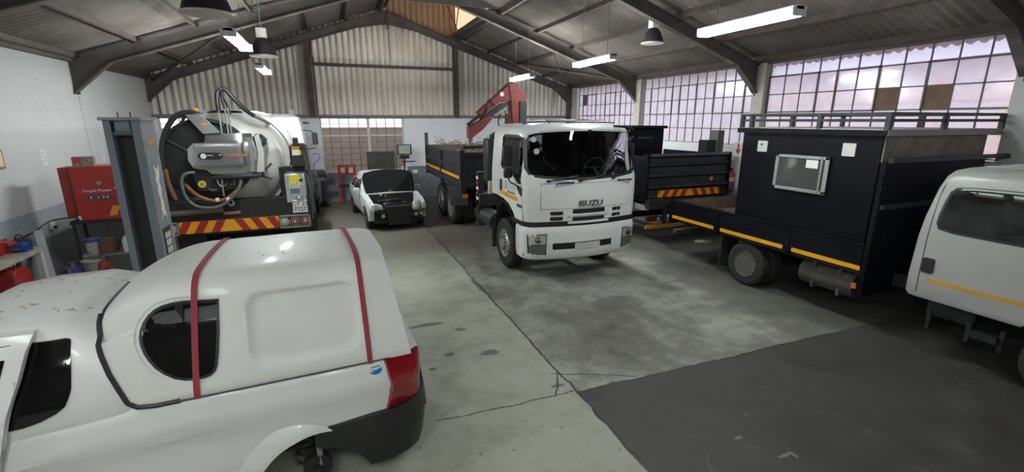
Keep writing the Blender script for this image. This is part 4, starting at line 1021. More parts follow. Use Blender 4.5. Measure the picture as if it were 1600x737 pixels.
# chassis, steps, wheels
b = MB().box(-.42, -.34, .3, 8.7, .75, 1.0).box(.34, .42, .3, 8.7, .75, 1.0)
for y in (.6, 2.4, 4.0, 5.5, 7.0, 8.5): b.box(-.34, .34, y, y+.1, .78, .96)
b.box(-.35, .35, .5, 1.7, .7, 1.3)
b.build('chassis', dark_grime, tr)
b = MB()
for s in (-1, 1): b.box(s*1.0-.16, s*1.0+.16, .30, .68, .5, 1.0)
b.build('step_well', black_pl, tr)
for s in (-1, 1):
    b = MB(); P_ = [(s*1.08, .68+.02, .62)]+[(s*1.05, 1.3+.62*math.cos(a), .5+.84*math.sin(a)) for a in [math.radians(t) for t in range(165, -1, -15)]]
    for A, B in zip(P_, P_[1:]): b.bar(A, B, .22, .02, up=(0, 0, 1))
    b.build('front_mudguard', black_pl, tr)
for s in (-1, 1): MB().box(s*1.0-.17, s*1.0+.17, 2.0, 2.03, .24, .9).build('mud_flap', black_pl, tr)
for s in (-1, 1): wheel(tr, (s*1.03, 1.3, .5), .5, .27, 1, alu_rim, .58, 'truck').rotation_euler[2] = -s*PI/2
def axle(par, y, r, xo, wdt, rim_m, face=1):
    for s in (-1, 1):
        for k, st_ in ((0, 'dual'), (1, 'truck')):
            o = wheel(par, (s*(xo-k*(wdt+.05)), y, r), r, wdt, 1, rim_m, .58, 'dual' if k == 0 else 'truck'); o.rotation_euler[2] = -PI/2 if s > 0 else PI/2
axle(tr, 5.72, .5, 1.06, .26, alu_rim); axle(tr, 7.03, .5, 1.06, .26, alu_rim)
for y in (1.3, 5.72, 7.03): MB().cyl((-1, y, .5), (1, y, .5), .09).ball((0, y, .5), .22 if y > 2 else .1).build('axle', dark_grime, tr)
for s in (-1, 1):
    b = MB(); P_ = [(s*1.06, 5.15-.0, .62)]+[(s*1.06, 5.72+.58*math.cos(a), .5+.62*math.sin(a)) for a in [math.radians(t) for t in range(170, 80, -15)]]
    for A, B in zip(P_, P_[1:]): b.bar(A, B, .5, .02)
    b.build('rear_mudguard', mat('grey_mudguard', (.06, .06, .062), .6), tr)
b = MB().cyl((-.95, 2.25, .72), (-.95, 3.3, .72), .2, n=24); b.build('fuel_tank', mat('dark_tank', (.05, .05, .052), .45, metal=.4), tr)
MB().cyl((-1.05, 2.15, .62), (-.85, 2.65, .42), .05, n=12).build('exhaust_pipe', grey_steel, tr)
b = MB().box(.6, 1.1, 2.3, 3.6, .55, 1.0); b.build('battery_box', dark_grime, tr, bevel=.02)
# dark air-intake tower behind the cab, crane base and outriggers
b = MB().box(-1.1, -.72, 2.5, 2.85, 1.55, 2.52).cyl((-.86, 2.68, 2.5), (-.86, 2.68, 2.62), .12, n=16); b.build('intake_tower', black_pl, tr, bevel=.05)
b = MB().box(-1.15, 1.15, 2.95, 3.3, .95, 1.25).box(-.4, .4, 2.7, 3.6, 1.0, 1.5); b.build('crane_base', dark_grime, tr, bevel=.02)
for s in (-1, 1): MB().box(s*1.08-.07, s*1.08+.07, 3.05, 3.2, .55, 1.75).cyl((s*1.08, 3.12, .5), (s*1.08, 3.12, .58), .14, n=16).build('outrigger_leg', dark_grime, tr)
for k in range(5):
    MB().box(-1.16, -1.145, 3.05, 3.2, 1.1+k*.12, 1.16+k*.12).build('hazard_band', white_plain if k % 2 == 0 else red_paint, tr)
b = MB().box(-1.13, -1.05, 2.3, 2.4, 1.35, 1.62); b.build('cream_tag', mat('cream_plastic', (.5, .42, .25), .6), tr)
cr = MB().box(-.20, .0, 2.95, 3.27, 1.4, 3.35); 
col_ = MB().prism([(-.36, 1.4), (.06, 1.4), (.0, 2.6), (.03, 3.2), (.02, 3.45), (-.1, 3.6), (-.34, 3.74), (-.42, 3.70), (-.36, 3.3), (-.3, 2.6)], 'y', 2.98, 3.26).build('crane_column', crane_red, tr, bevel=.015)
MB().box(-.16, .015, 2.955, 2.985, 1.6, 3.32).build('column_recess', ink, col_, bevel=.01)
MB().cyl((-.43, 3.08, 1.7), (-.43, 3.08, 3.05), .05, n=12).build('lift_ram', mat('dark_red_ram', (.08, .03, .025), .4), col_)
boom = MB().prism([(-.34, 3.74), (-.1, 3.60), (-.03, 3.42), (-.4, 3.32), (-.62, 3.30), (-1.06, 2.98), (-1.14, 3.08), (-.8, 3.36)], 'y', 3.0, 3.24).build('main_boom', crane_red, col_, bevel=.012)
MB().cyl((-.58, 2.985, 3.47), (-.58, 3.0, 3.47), .05, n=16).build('round_label', plate_white, boom); MB().cyl((-.3, 2.985, 3.5), (-.3, 3.0, 3.5), .03, n=12).build('pin_label', mat('pale_pin', (.5, .36, .3), .5), boom)
MB().prism([(-.56, 3.27), (-.42, 3.30), (-.44, 3.22), (-1.0, 2.86), (-1.06, 2.94)], 'y', 3.04, 3.2).build('boom_ram', ink, boom)
jib = MB().prism([(-.86, 3.02), (-.8, 2.93), (-1.02, 2.70), (-1.3, 2.50), (-1.36, 2.52), (-1.36, 2.76), (-1.16, 2.86)], 'y', 3.02, 3.22).build('jib', crane_red, boom, bevel=.012)
MB().bar((-1.36, 3.12, 2.8), (-.84, 3.12, 3.16), .1, .06).build('jib_extension', ink, jib)
MB().tube([(-1.3, 3.12, 2.52), (-1.3, 3.12, 2.42), (-1.26, 3.12, 2.36), (-1.22, 3.12, 2.40)], .03, n=8).cyl((-1.3, 3.05, 2.47), (-1.3, 3.19, 2.47), .04).build('hook', mat('hook_steel', (.2, .19, .18), .4, metal=.6), jib)
hs = MB().tube([(-.62, 2.97, 3.05), (-.7, 2.96, 2.85), (-.62, 2.95, 2.72), (-.52, 2.95, 2.76), (-.5, 2.96, 2.95), (-.5, 3.0, 3.12)], .016, n=6, smooth=2)
hs.tube([(-.92, 2.98, 3.10), (-.96, 2.96, 3.30), (-.86, 2.96, 3.36), (-.76, 2.98, 3.22)], .014, n=6, smooth=2).tube([(-1.34, 3.0, 2.74), (-1.22, 2.98, 2.96), (-1.0, 2.97, 3.02), (-.94, 2.97, 3.14)], .016, n=6, smooth=2)
hs.build('hydraulic_hose', black_pl, boom)
# tipper body with drop sides
tp = MB().box(-1.22, 1.22, 4.2, 8.75, 1.18, 1.32).box(-.5, .5, 4.2, 8.7, 1.0, 1.18).build('tipper_floor', navy2, tr)
def side_panel(s, y0, y1):
    b = MB().box(s*1.2-.02, s*1.2+.02, y0+.02, y1-.02, 1.28, 2.12)
    for z in (1.30, 1.72, 2.09): b.box(s*1.235-.035, s*1.235+.035, y0+.02, y1-.02, z-.045, z+.045)
    o = b.build('drop_side', navy2, tr, bevel=.012)
    MB().box(s*1.272-.003, s*1.272+.003, y0+.1, y1-.1, 1.44, 1.52).build('amber_tape', yellow, o); return o
for s in (-1, 1):
    side_panel(s, 4.22, 6.45); side_panel(s, 6.5, 8.7)
    for a_ in ((.06, 4.14, 4.26, 1.0, 2.18), (.05, 6.42, 6.53, 1.0, 2.14), (.05, 8.68, 8.78, 1.15, 2.5)): MB().box(s*1.22-a_[0], s*1.22+a_[0], *a_[1:]).build('side_post', navy2, tr)
b = MB().box(-1.2, 1.2, 4.16, 4.22, 1.2, 2.12)
for z in (1.3, 1.75, 2.05, 2.25): b.box(-1.2, 1.2, 4.12, 4.2, z-.04, z+.04)
b.build('headboard', navy2, tr); MB().box(-1.2, 1.2, 8.72, 8.77, 1.2, 2.1).build('tailgate', navy2, tr)
MB().box(-1.17, 1.17, 4.25, 8.7, 1.3, 1.9).build('load', mat('soil_load', (.06, .045, .035), .95, bump=.4, bscale=14), tr)
MB().box(-1.25, -1.1, 4.12, 4.17, .98, 1.08).build('front_marker_lamp', amber, tr)
br_ = MB(); rr = random.Random(3)
for k in range(330):
    y = rr.uniform(4.3, 8.6); x = rr.uniform(-1.1, 1.05); z = 1.95+rr.uniform(0, .12)+(.22*max(0, (y-6.5)/2))*rr.random(); a = rr.uniform(0, 2*PI); l = rr.uniform(.15, .55)
    p = (x, y, z); q_ = (max(-1.12, min(1.12, x+l*math.cos(a))), max(4.3, min(8.64, y+l*math.sin(a))), z+rr.uniform(-.1, .22)); br_.bar(p, q_, .012, .012)
o = br_.build('brushwood', mat('dry_branches', (.12, .085, .06), .95, var=.4), None, flat=True); o.location = (TX, TY, 0); tag(o, 'dry brushwood heaped in the tipper body of the white crane truck', 'branches', kind='stuff')
# ------------------------------------------------------------------ vacuum tanker seen from behind (local x right, y forwards into the hall)
tk = thing('vacuum_tanker', 'white vacuum tanker truck seen from behind, with a steel rear cover and chevron board', 'truck', (-1.7, 10, 0))
TC, TZ = -.1, 2.1
MB().lathe([(0, .12), (.3, .14), (.6, .2), (.8, .3), (.9, .42), (.95, .55), (.95, 4.2), (.8, 4.4), (0, 4.5)], (TC, 0, TZ), 'y', 48).build('tank', tank_white, tk, ang=40)
MB().lathe([(.93, .50), (1.0, .50), (1.0, .56), (.93, .56)], (TC, 0, TZ), 'y', 48).build('tank_flange', tank_white, tk)
for y in (1.6, 2.8, 3.8): MB().lathe([(.945, y), (.985, y), (.985, y+.07), (.945, y+.07)], (TC, 0, TZ), 'y', 48).build('tank_band', mat('grey_tank_band', (.4, .4, .39), .5), tk)
MB().box(-.75, .35, .6, 4.0, 2.93, 3.06).box(-.55, .2, .5, 4.0, 3.02, 3.1).build('top_walkway', mat('pale_grey_deck', (.5, .52, .54), .5), tk, bevel=.02)
# black hose reel drum on the left of the rear end, with its guard frame
rl = MB().lathe([(0, -.06), (.45, -.08), (.70, -.04), (.74, .0), (.74, .25), (.6, .28), (0, .28)], (-.42, .0, 2.2), 'y', 40).build('hose_reel_drum', mat('matt_black_drum', (.012, .012, .013), .55, var=.2), tk)
arc = [(-.42+.70*math.cos(math.radians(t)), -.07, 2.2+.70*math.sin(math.radians(t))) for t in range(60, 201, 10)]
MB().tube(arc, .02, n=6).tube([(-.42, -.1, 2.2), (-.95, -.08, 2.55)], .018, n=6).build('drum_rib', black_pl, rl)
MB().tube([(-1.10, -.05, 2.0), (-1.08, -.05, 2.45), (-.96, -.05, 2.75), (-.78, -.05, 3.0), (-.55, -.05, 3.05), (-.42, -.05, 3.0)], .045, n=8, smooth=2).tube([(-.62, -.05, 3.02), (-.80, -.05, 2.7), (-.90, -.05, 2.6)], .025, n=8).build('reel_guard', black_pl, rl)
MB().cyl((-.49, .0, 2.96), (-.49, .0, 3.03), .055, n=16).lathe([(.05, 3.03), (.055, 3.05), (.05, 3.11), (.0, 3.125)], (-.49, 0, 0), 'z', 16).build('beacon', amber, tk)
# polished cover: sheet bent back at its right end
out = [(-.35, 2.68), (.36, 2.67), (.42, 2.35), (.37, 1.98), (.21, 1.90), (-.34, 1.96), (-.41, 2.04), (-.60, 2.07), (-.67, 2.22), (-.65, 2.41), (-.54, 2.51), (-.37, 2.52)]
bm = bmesh.new(); f_ = bm.faces.new([bm.verts.new((x, 0, z)) for x, z in out]); bmesh.ops.triangulate(bm, faces=[f_])
t = -.65
while t < .42:
    bmesh.ops.bisect_plane(bm, geom=bm.verts[:]+bm.edges[:]+bm.faces[:], plane_co=(t, 0, 0), plane_no=(1, 0, 0)); t += .05
t = 1.95
while t < 2.68:
    bmesh.ops.bisect_plane(bm, geom=bm.verts[:]+bm.edges[:]+bm.faces[:], plane_co=(0, 0, t), plane_no=(0, 0, 1)); t += .07
for v in bm.verts:
    x, z = v.co.x, v.co.z; y = -.27+.02*abs(z-2.3)
    if x > .1: y += .9*(x-.1)**2+.35*max(0, x-.22)
    if z > 2.5: y += .35*(z-2.5)
    if z < 2.1: y += .25*(2.1-z)
    if x < -.55: y += .5*(-.55-x)
    v.co.y = y
r = bmesh.ops.extrude_face_region(bm, geom=bm.faces[:])
for v in r['geom']:
    if isinstance(v, bmesh.types.BMVert): v.co.y += .012
q = MB(); q.bm.free(); q.bm = bm
cov = q.build('rear_cover', inox, tk, ang=50, weld=False)
MB().prism([(-.36, 2.40), (-.35, 1.97), (.36, 1.98), (.37, 2.6), (-.33, 2.62)], 'y', -.2, .15).build('cover_box', grey_steel, cov)
ov = [(-.42+.075*math.cos(a), 2.285+.062*math.sin(a)) for a in [PI/2+PI*k/10 for k in range(11)]]+[(-.19+.075*math.cos(a), 2.28+.062*math.sin(a)) for a in [-PI/2+PI*k/10 for k in range(11)]]
e_ = MB().prism(ov, 'y', -.292, -.255).build('black_oval_badge', ink, cov)
MB().lathe([(.028, -.296), (.046, -.296), (.046, -.29), (.028, -.29), (.028, -.296)], (-.41, 0, 2.285), 'y', 24).build('badge_ring', white_plain, e_)
MB().box(-.35, -.26, -.297, -.291, 2.288, 2.304).build('badge_stroke', mat('pale_grey_mark', (.5, .5, .5), .4), e_); MB().box(-.17, -.13, -.297, -.291, 2.29, 2.31).build('badge_mark', mat('pale_grey_mark', (.5, .5, .5), .4), e_)
MB().box(-.07, .28, -.278, -.268, 2.265, 2.31).build('copper_strip', mat('copper_label', (.5, .25, .12), .35, metal=.5), cov)
MB().lathe([(0, -.272), (.016, -.272), (.016, -.255), (0, -.255)], (-.58, 0, 2.28), 'y', 12).build('yellow_dot', yellow_paint, cov)
o = MB().loft([[V(-.62, -.12, 2.99), V(-.62, -.10, 3.0), V(-.41, -.10, 3.02), V(-.41, -.12, 3.01)], [V(-.37, -.26, 2.67), V(-.37, -.24, 2.68), V(-.10, -.24, 2.70), V(-.10, -.26, 2.69)]]).build('sloping_steel_strip', mat('brushed_steel_strip', (.45, .47, .5), .35, metal=.8), tk)
MB().prism([(-.39, 2.80), (-.31, 2.80), (-.31, 2.86), (-.39, 2.86)], 'y', -.2, -.185).build('amber_label', amber, o)
# hydraulic lines over the top
for k, (x0, x1) in enumerate(((-.10, -.07), (.0, .02), (.05, .035))):
    MB().tube([(x0+.01, -.2, 2.62), (x0, -.15, 2.9), (x0-.01, -.1, 3.12)], .014, n=6).build('steel_pipe', mat('grey_pipe_metal', (.35, .35, .35), .35, metal=.7), tk)
MB().tube([(-.11, -.1, 3.05), (-.11, -.08, 3.36), (-.05, .0, 3.44), (.03, .0, 3.45), (.12, .0, 3.31), (.28, .02, 3.1), (.42, .1, 2.98)], .04, n=8, smooth=2).tube([(.0, -.1, 3.1), (-.04, -.06, 3.28), (-.04, 0, 3.40)], .025, n=6, smooth=1).tube([(.06, -.1, 3.0), (.05, -.08, 3.15), (-.02, -.04, 3.34)], .022, n=6, smooth=1).build('black_hose_bundle', black_pl, tk)
MB().tube([(.42, .08, 2.98), (.55, .3, 2.9), (.62, .5, 2.84)], .03, n=8).build('hose_coupling', grey_steel, tk)
# pale end plate right of the cover, blue valve, brackets
MB().prism([(.40, 2.62), (.43, 2.3), (.36, 1.95), (.5, 1.95), (.53, 2.3), (.47, 2.66)], 'y', -.1, .16).build('side_bracket', mat('pale_bracket', (.55, .54, .5), .5), tk, bevel=.01)
v_ = MB().prism([(.36, 2.60), (.42, 2.66), (.5, 2.65), (.58, 2.56), (.57, 2.46), (.48, 2.40), (.38, 2.44)], 'y', .0, .2).build('valve_body', black_pl, tk, bevel=.015)
MB().lathe([(0, -.02), (.05, -.02), (.06, .0), (.06, .03)], (.46, 0, 2.53), 'y', 20).build('blue_valve_cap', mat('bright_blue_cap', (.03, .25, .5), .35), v_)
MB().box(.43, .47, .0, .1, 1.85, 2.2).bar((.47, .0, 1.95), (.62, .05, 2.1), .03, .03).bar((.3, .0, 1.9), (.6, .05, 1.8), .02, .03).build('latch_arm', mat('dark_latch', (.06, .03, .03), .5), tk)
# pump plate with yellow disc, pipes, orange hoses, grey loop
pb = MB().prism([(-.66, 2.05), (-.40, 2.03), (-.33, 1.9), (.12, 1.92), (.14, 1.7), (-.3, 1.62), (-.60, 1.66)], 'y', -.18, .1).build('pump_plate', black_pl, tk, bevel=.01)
MB().lathe([(0, -.205), (.06, -.205), (.065, -.18)], (-.52, 0, 1.78), 'y', 24).build('yellow_disc', mat('yellow_disc_label', (.6, .5, .05), .4), pb); MB().lathe([(0, -.21), (.03, -.21), (.03, -.2)], (-.52, 0, 1.78), 'y', 16).build('disc_centre', mat('olive_mark', (.25, .2, .03), .4), pb)
MB().tube([(-.28, -.2, 1.9), (-.26, -.22, 1.75), (-.18, -.22, 1.72), (-.12, -.22, 1.78)], .014, n=6, smooth=1).tube([(-.18, -.2, 1.92), (-.2, -.22, 1.8), (-.2, -.22, 1.55)], .016, n=6, smooth=1).tube([(-.08, -.2, 1.76), (.0, -.22, 1.76), (.0, -.22, 1.84)], .012, n=6).tube([(-.42, -.2, 1.7), (-.38, -.22, 1.66), (-.30, -.22, 1.68)], .014, n=6, smooth=1).build('steel_fittings', mat('dull_fittings', (.3, .3, .31), .35, metal=.7), pb)
MB().box(-.35, .42, -.28, -.15, 1.86, 1.93).build('grab_bar', black_pl, pb, bevel=.02)
MB().tube([(-.60, -.2, 2.0), (-.74, -.26, 1.99), (-.80, -.28, 1.9), (-.81, -.28, 1.75), (-.78, -.28, 1.55), (-.66, -.28, 1.40), (-.5, -.28, 1.36), (-.36, -.28, 1.35), (-.17, -.28, 1.42), (.03, -.28, 1.62), (.1, -.26, 1.75), (.11, -.2, 1.88)], .026, n=10, smooth=2).build('grey_suction_hose', grey_hose, tk)
MB().tube([(-1.03, -.2, 2.07), (-1.02, -.2, 1.79), (-.95, -.2, 1.52)], .035, n=8, smooth=1).build('orange_hose', orange_hose, tk)
h2 = MB().tube([(-.82, -.1, 1.80), (-.62, -.25, 1.58), (-.39, -.26, 1.47), (-.17, -.26, 1.48), (.05, -.2, 1.66), (.1, -.12, 1.78)], .035, n=8, smooth=2).build('orange_hose', orange_hose, tk)
for x in (-.30, -.13): MB().cbox((x, -.27, 1.50), (.06, .06, .06)).build('white_clamp', white_plain, h2, bevel=.008)
MB().tube([(-.2, -.2, 1.45), (-.1, -.24, 1.36), (-.05, -.24, 1.40), (-.1, -.2, 1.5)], .014, n=6, smooth=1).build('rope_loop', mat('pale_rope', (.35, .33, .28), .9), tk)
# right-hand steel locker with stickers, black tank above it, number plate
lk = MB().box(.83, 1.18, -.18, .35, 1.35, 1.90).build('steel_locker', mat('bright_locker_steel', (.6, .6, .58), .32, metal=.75), tk, bevel=.012)
MB().prism([(.90, 1.70), (1.09, 1.71), (1.10, 1.85), (1.05, 1.875), (.96, 1.87), (.91, 1.82)], 'y', -.186, -.181).build('yellow_warning_sticker', mat('bright_yellow_vinyl', (.7, .6, .02), .4), lk)
MB().box(.905, 1.09, -.188, -.182, 1.68, 1.745).build('white_sticker', plate_white, lk); MB().box(.90, 1.09, -.185, -.181, 1.635, 1.665).build('lime_sticker_band', mat('lime_vinyl', (.6, .65, .1), .4), lk); MB().box(.91, 1.07, -.186, -.181, 1.54, 1.62).build('blue_sticker', mat('slate_blue_vinyl', (.08, .16, .3), .4), lk)
for k in range(3): MB().box(.935+k*.05, .95+k*.05, -.19, -.187, 1.69, 1.735).build('sticker_figure', ink, lk)
MB().cyl((1.115, -.19, 1.78), (1.115, -.175, 1.78), .03, n=14).build('lock', ink, lk)
np_ = MB().box(.92, 1.185, -.205, -.19, 1.15, 1.40).build('number_plate', plate_white, tk, bevel=.004)
text('plate_lettering', 'CY 22', .115, (1.052, -.207, 1.325), (PI/2, 0, 0), ink, np_, ext=.002); text('plate_lettering', '7727', .115, (1.052, -.207, 1.215), (PI/2, 0, 0), ink, np_, ext=.002)
MB().box(1.0, 1.12, -.23, -.18, 1.41, 1.47).build('plate_lamp', chrome, tk, bevel=.01)
b_ = MB().prism([(.95, 2.02), (1.27, 2.02), (1.27, 2.40), (1.2, 2.46), (1.0, 2.46), (.95, 2.40)], 'y', .05, .5).build('black_water_tank', black_pl, tk, bevel=.03)
MB().box(1.03, 1.13, .0, .06, 2.42, 2.58).build('filler_neck', black_pl, b_, bevel=.02); MB().box(1.0, 1.14, .03, .05, 2.36, 2.42).build('orange_label', mat('ochre_vinyl', (.5, .25, .02), .5), b_); MB().box(1.0, 1.13, .03, .05, 2.24, 2.35).build('white_label', plate_white, b_); MB().box(1.12, 1.16, .025, .05, 2.25, 2.33).build('yellow_label', mat('bright_yellow_vinyl', (.7, .6, .02), .4), b_)
MB().box(.7, 1.25, .3, 1.5, 1.05, 2.0).build('side_locker', dark_grime, tk, bevel=.02)
MB().tube([(1.24, -.1, 1.0), (1.26, -.1, 1.6), (1.2, -.05, 1.9)], .03, n=8).tube([(1.2, 0, 2.3), (1.24, -.05, 2.1), (1.22, -.1, 1.95)], .02, n=8).build('grab_rail', mat('worn_rail', (.05, .045, .042), .5), tk)
# rear beam, chevron board, lamp clusters
b = MB().box(-1.24, 1.24, -.16, .1, 1.12, 1.46).box(-1.22, 1.22, -.18, .1, .84, 1.13).box(-.45, -.36, 0, 6.8, .85, 1.15).box(.36, .45, 0, 6.8, .85, 1.15).box(-.7, .6, .2, 4.4, 1.1, 1.4).box(-1.2, 1.2, .3, 3.9, 1.0, 1.25)
b.build('chassis', dark_grime, tk, bevel=.01)
MB().cyl((-1.2, -.2, 1.26), (-.25, -.2, 1.30), .055, n=10).cyl((-1.2, -.2, 1.26), (-1.2, -.2, 1.16), .065, n=10).build('side_pipe', mat('stained_pipe', (.12, .1, .08), .6, metal=.3), tk)
MB().box(-.26, .02, -.19, -.17, 1.20, 1.25).build('red_reflector', mat('faded_pink_reflector', (.35, .14, .12), .4), tk)
cb_ = MB().box(-.98, .65, -.20, -.18, .885, 1.105).build('chevron_board', yellow, tk)
def chev(par, x0, x1, z0, z1, y, n, m, sl=.9):
    """slanting red bars pointing to the middle, each bar a piece of tape"""
    xm = (x0+x1)/2; h = z1-z0; wd = (x1-x0)/(2*n)
    for s in (-1, 1):
        k = 0
        while True:
            a = wd*.5+k*wd*2*.5*2
            if a-h*sl > (x1-x0)/2: break
            P_ = []
            # bar: at the top starts at a from the centre and leans outwards going down
            poly = [(a, z1), (a+wd, z1), (a+wd+h*sl*.75, z0), (a+h*sl*.75, z0)]
            lim = (x1-x0)/2; poly = clip(poly, lim)
            if len(poly) >= 3:
                MB().prism([(xm+s*p, z) for p, z in poly], 'y', y-.004, y+.001).build('red_chevron_bar', m, par)
            k += 1
def clip(poly, lim):
    out = []
    for i in range(len(poly)):
        a, b = poly[i-1], poly[i]
        ia, ib = a[0] <= lim, b[0] <= lim
        if ia != ib:
            t = (lim-a[0])/(b[0]-a[0]); out.append((lim, a[1]+(b[1]-a[1])*t))
        if ib: out.append(b)
    return out
chev(cb_, -.98, .65, .885, 1.105, -.20, 6, red_tape, .75)
def lamp_box(par, x0, x1, cols):
    f_ = MB(); y = -.2
    f_.box(x0, x1, y, y+.04, .86, .885).box(x0, x1, y, y+.04, 1.09, 1.115).box(x0, x0+.02, y, y+.04, .86, 1.115).box(x1-.02, x1, y, y+.04, .86, 1.115)
    n = int((x1-x0)/.035)
    for k in range(1, n): f_.box(x0+(x1-x0)*k/n-.005, x0+(x1-x0)*k/n+.005, y-.005, y+.01, .88, 1.1)
    o = f_.build('lamp_guard', mat('grey_green_guard', (.28, .29, .25), .55), par)
    MB().box(x0+.02, x1-.02, y+.03, y+.06, .88, 1.1).build('lamp_tray', ink, o)
    for i, c in enumerate(cols):
        xc = x0+(x1-x0)*(i+.5)/len(cols); MB().lathe([(0, y-.012), (.05, y-.006), (.08, y+.01), (.085, y+.04)], (xc, 0, .985), 'y', 20).build('round_lamp', c, o)
        MB().lathe([(.0, y-.018), (.026, y-.016), (.026, y-.005)], (xc, 0, .985), 'y', 12).build('lamp_centre', clear_lens, o)
olive_l = mat('olive_clear_lens', (.35, .36, .25), .25, coat=.4, var=.2, vscale=30); dkred = mat('dull_red_lens', (.25, .05, .05), .25, coat=.4)
lamp_box(tk, -1.21, -.99, [olive_l]); lamp_box(tk, .66, 1.21, [olive_l, dkred, dkred])
# cab, far end
cs = [plan(hw, -yb, -yf, .12, z, bow=.02) for z, hw, yf, yb in ((1.0, 1.1, 4.75, 6.4), (2.2, 1.1, 4.75, 6.45), (2.75, 1.05, 4.78, 6.35), (2.98, 1.0, 4.85, 6.1), (3.07, .85, 5.0, 5.9))]
cs = [[V(p.x-.08, -p.y, p.z) for p in s_] for s_ in cs]
MB().loft(cs).build('cab', cab_cream, tk, ang=40)
MB().box(-.8, .6, 4.70, 4.77, 2.2, 2.78).build('cab_back_pressing', cab_cream, tk, bevel=.02)
MB().box(.7, .82, 5.0, 5.1, 3.05, 3.2).build('cab_horn', grey_steel, tk)
for s in (-1, 1):
    a = MB().tube([(s*1.06-.08, 5.4, 2.62), (s*1.25-.05, 5.3, 2.6), (s*1.33-.03, 5.3, 2.5)], .015, n=6).tube([(s*1.08-.08, 5.4, 2.05), (s*1.33-.03, 5.3, 2.1)], .015, n=6).build('mirror_arm', black_pl, tk)
    MB().box(s*1.33-.03-.08, s*1.33-.03+.08, 5.25, 5.32, 2.2, 2.55).build('mirror', black_pl, a, bevel=.02)
    MB().box(s*1.1-.08, s*1.1+.08, 4.9, 5.0, 2.80, 2.86).build('marker_lamp', ink, tk)
MB().tube([(1.2, 4.6, 1.95), (1.34, 4.6, 2.0), (1.42, 4.6, 1.9), (1.36, 4.6, 1.78), (1.22, 4.6, 1.72), (1.2, 4.6, 1.5)], .012, n=6, smooth=2).build('coiled_blue_line', mat('blue_air_line', (.02, .03, .2), .5), tk)
for y, d in ((1.4, 1), (2.7, 1), (6.0, 0)):
    for s in (-1, 1):
        for k in range(1+d):
            o = wheel(tk, (s*(1.08-k*.31), y, .5), .5, .26, 1, steel_rim, .58, 'dual' if d else 'truck'); o.rotation_euler[2] = -s*PI/2
    MB().cyl((-1, y, .5), (1, y, .5), .09, n=10).build('axle', dark_grime, tk)
for s in (-1, 1): MB().box(s*1.05-.25, s*1.05+.25, .75, .78, .3, .95).build('mud_flap', black_pl, tk)
# ------------------------------------------------------------------ crew truck with a navy site box (local x away from its near side, y towards its tail)
bx = thing('box_body_truck', 'white crew-cab flatbed truck carrying a navy cabin with a small framed window, on the right', 'truck', (6.75, 2.0, 0))
m_box = mat('navy_box_panel', (.0035, .004, .007), .4, coat=.0, spec=.14, var=.15, dirt=(.007, .0075, .010), dscale=1.8, damt=.6)
m_dust = mat('dusty_box_end', (.19, .165, .135), .8, var=.25, vscale=4)
# flat bed with low navy sides
MB().box(.03, 2.2, 1.95, 5.85, .86, 1.0).build('bed_floor', mat('worn_bed_floor', (.09, .07, .055), .85, var=.3, dirt=(.3, .27, .24), dscale=3, damt=.5), bx)
for s, x in ((-1, .0), (1, 2.2)):
    for k, (a, b) in enumerate(((1.98, 3.09), (3.13, 4.57), (4.62, 5.9))):
        o = MB().box(x-.022, x+.022, a, b, .86, 1.26).box(x-.03, x+.03, a, b, 1.22, 1.26).build('drop_side', navy, bx, bevel=.006)
        if s < 0:
            MB().box(x-.030, x-.022, a+.06 if k else a-.0, b-.06, .872, .935).build('amber_tape', yellow, o)
            MB().box(x-.027, x-.022, a+.05, b-.05, 1.06, 1.075).build('pressed_rib', navy, o)
    for y in (3.11, 4.595): MB().box(x-.03, x+.03, y-.025, y+.025, .8, 1.27).build('side_post', navy, bx)
MB().box(.0, 2.2, 5.88, 5.93, .86, 1.26).build('tail_board', navy, bx, bevel=.006); MB().box(.03, 2.17, 5.868, 5.879, 1.0, 1.25).build('tail_board_inside', mat('rusty_board', (.14, .09, .06), .85, var=.35), bx)
MB().box(-.03, .03, 5.86, 5.95, .75, 1.27).build('corner_post', navy, bx)
MB().box(-.025, 2.225, 1.90, 1.97, .5, 2.36).build('headboard_panel', navy, bx, bevel=.01)
for y, z in ((1.9, 2.36), (1.9, 1.75)): MB().box(.0, 2.75 if z > 2 else 2.2, 1.84, 1.9, z, z+.06).build('headboard_rail', navy2, bx)
# chassis, wheels, tank
MB().box(.62, .72, -1.2, 5.7, .6, .78).box(1.48, 1.58, -1.2, 5.7, .6, .78).box(.2, 2.0, 2.2, 2.3, .74, .87).box(.2, 2.0, 3.4, 3.5, .74, .87).box(.2, 2.0, 4.6, 4.7, .74, .87).box(.1, 2.1, 5.5, 5.6, .74, .87).box(.04, .1, 2, 5.8, .80, .87).build('chassis', dark_grime, bx)
for s in (0, 1):
    for k in range(2):
        x = .14+k*.27 if s == 0 else 2.06-k*.27
        o = wheel(bx, (x, 3.93, .39), .39, .21, 1, steel_rim, .6, 'dual'); o.rotation_euler[2] = PI/2 if s == 0 else -PI/2
    o = wheel(bx, (.17 if s == 0 else 2.03, -.1, .39), .39, .21, 1, mat('dull_red_rim', (.12, .035, .03), .6), .6, 'truck'); o.rotation_euler[2] = PI/2 if s == 0 else -PI/2
for y in (3.93, -.1): MB().cyl((.2, y, .39), (2.0, y, .39), .07, n=10).ball((1.1, y, .39), .17).build('axle', dark_grime, bx)
MB().box(.02, .45, 4.48, 4.51, .22, .82).build('mud_flap', black_pl, bx)
MB().cyl((.3, 2.12, .56), (.3, 2.95, .56), .2, n=24).box(.12, .5, 2.3, 2.34, .36, .8).box(.12, .5, 2.7, 2.74, .36, .8).build('fuel_tank', mat('dirty_tank_steel', (.085, .078, .072), .6, metal=.4, var=.3), bx)
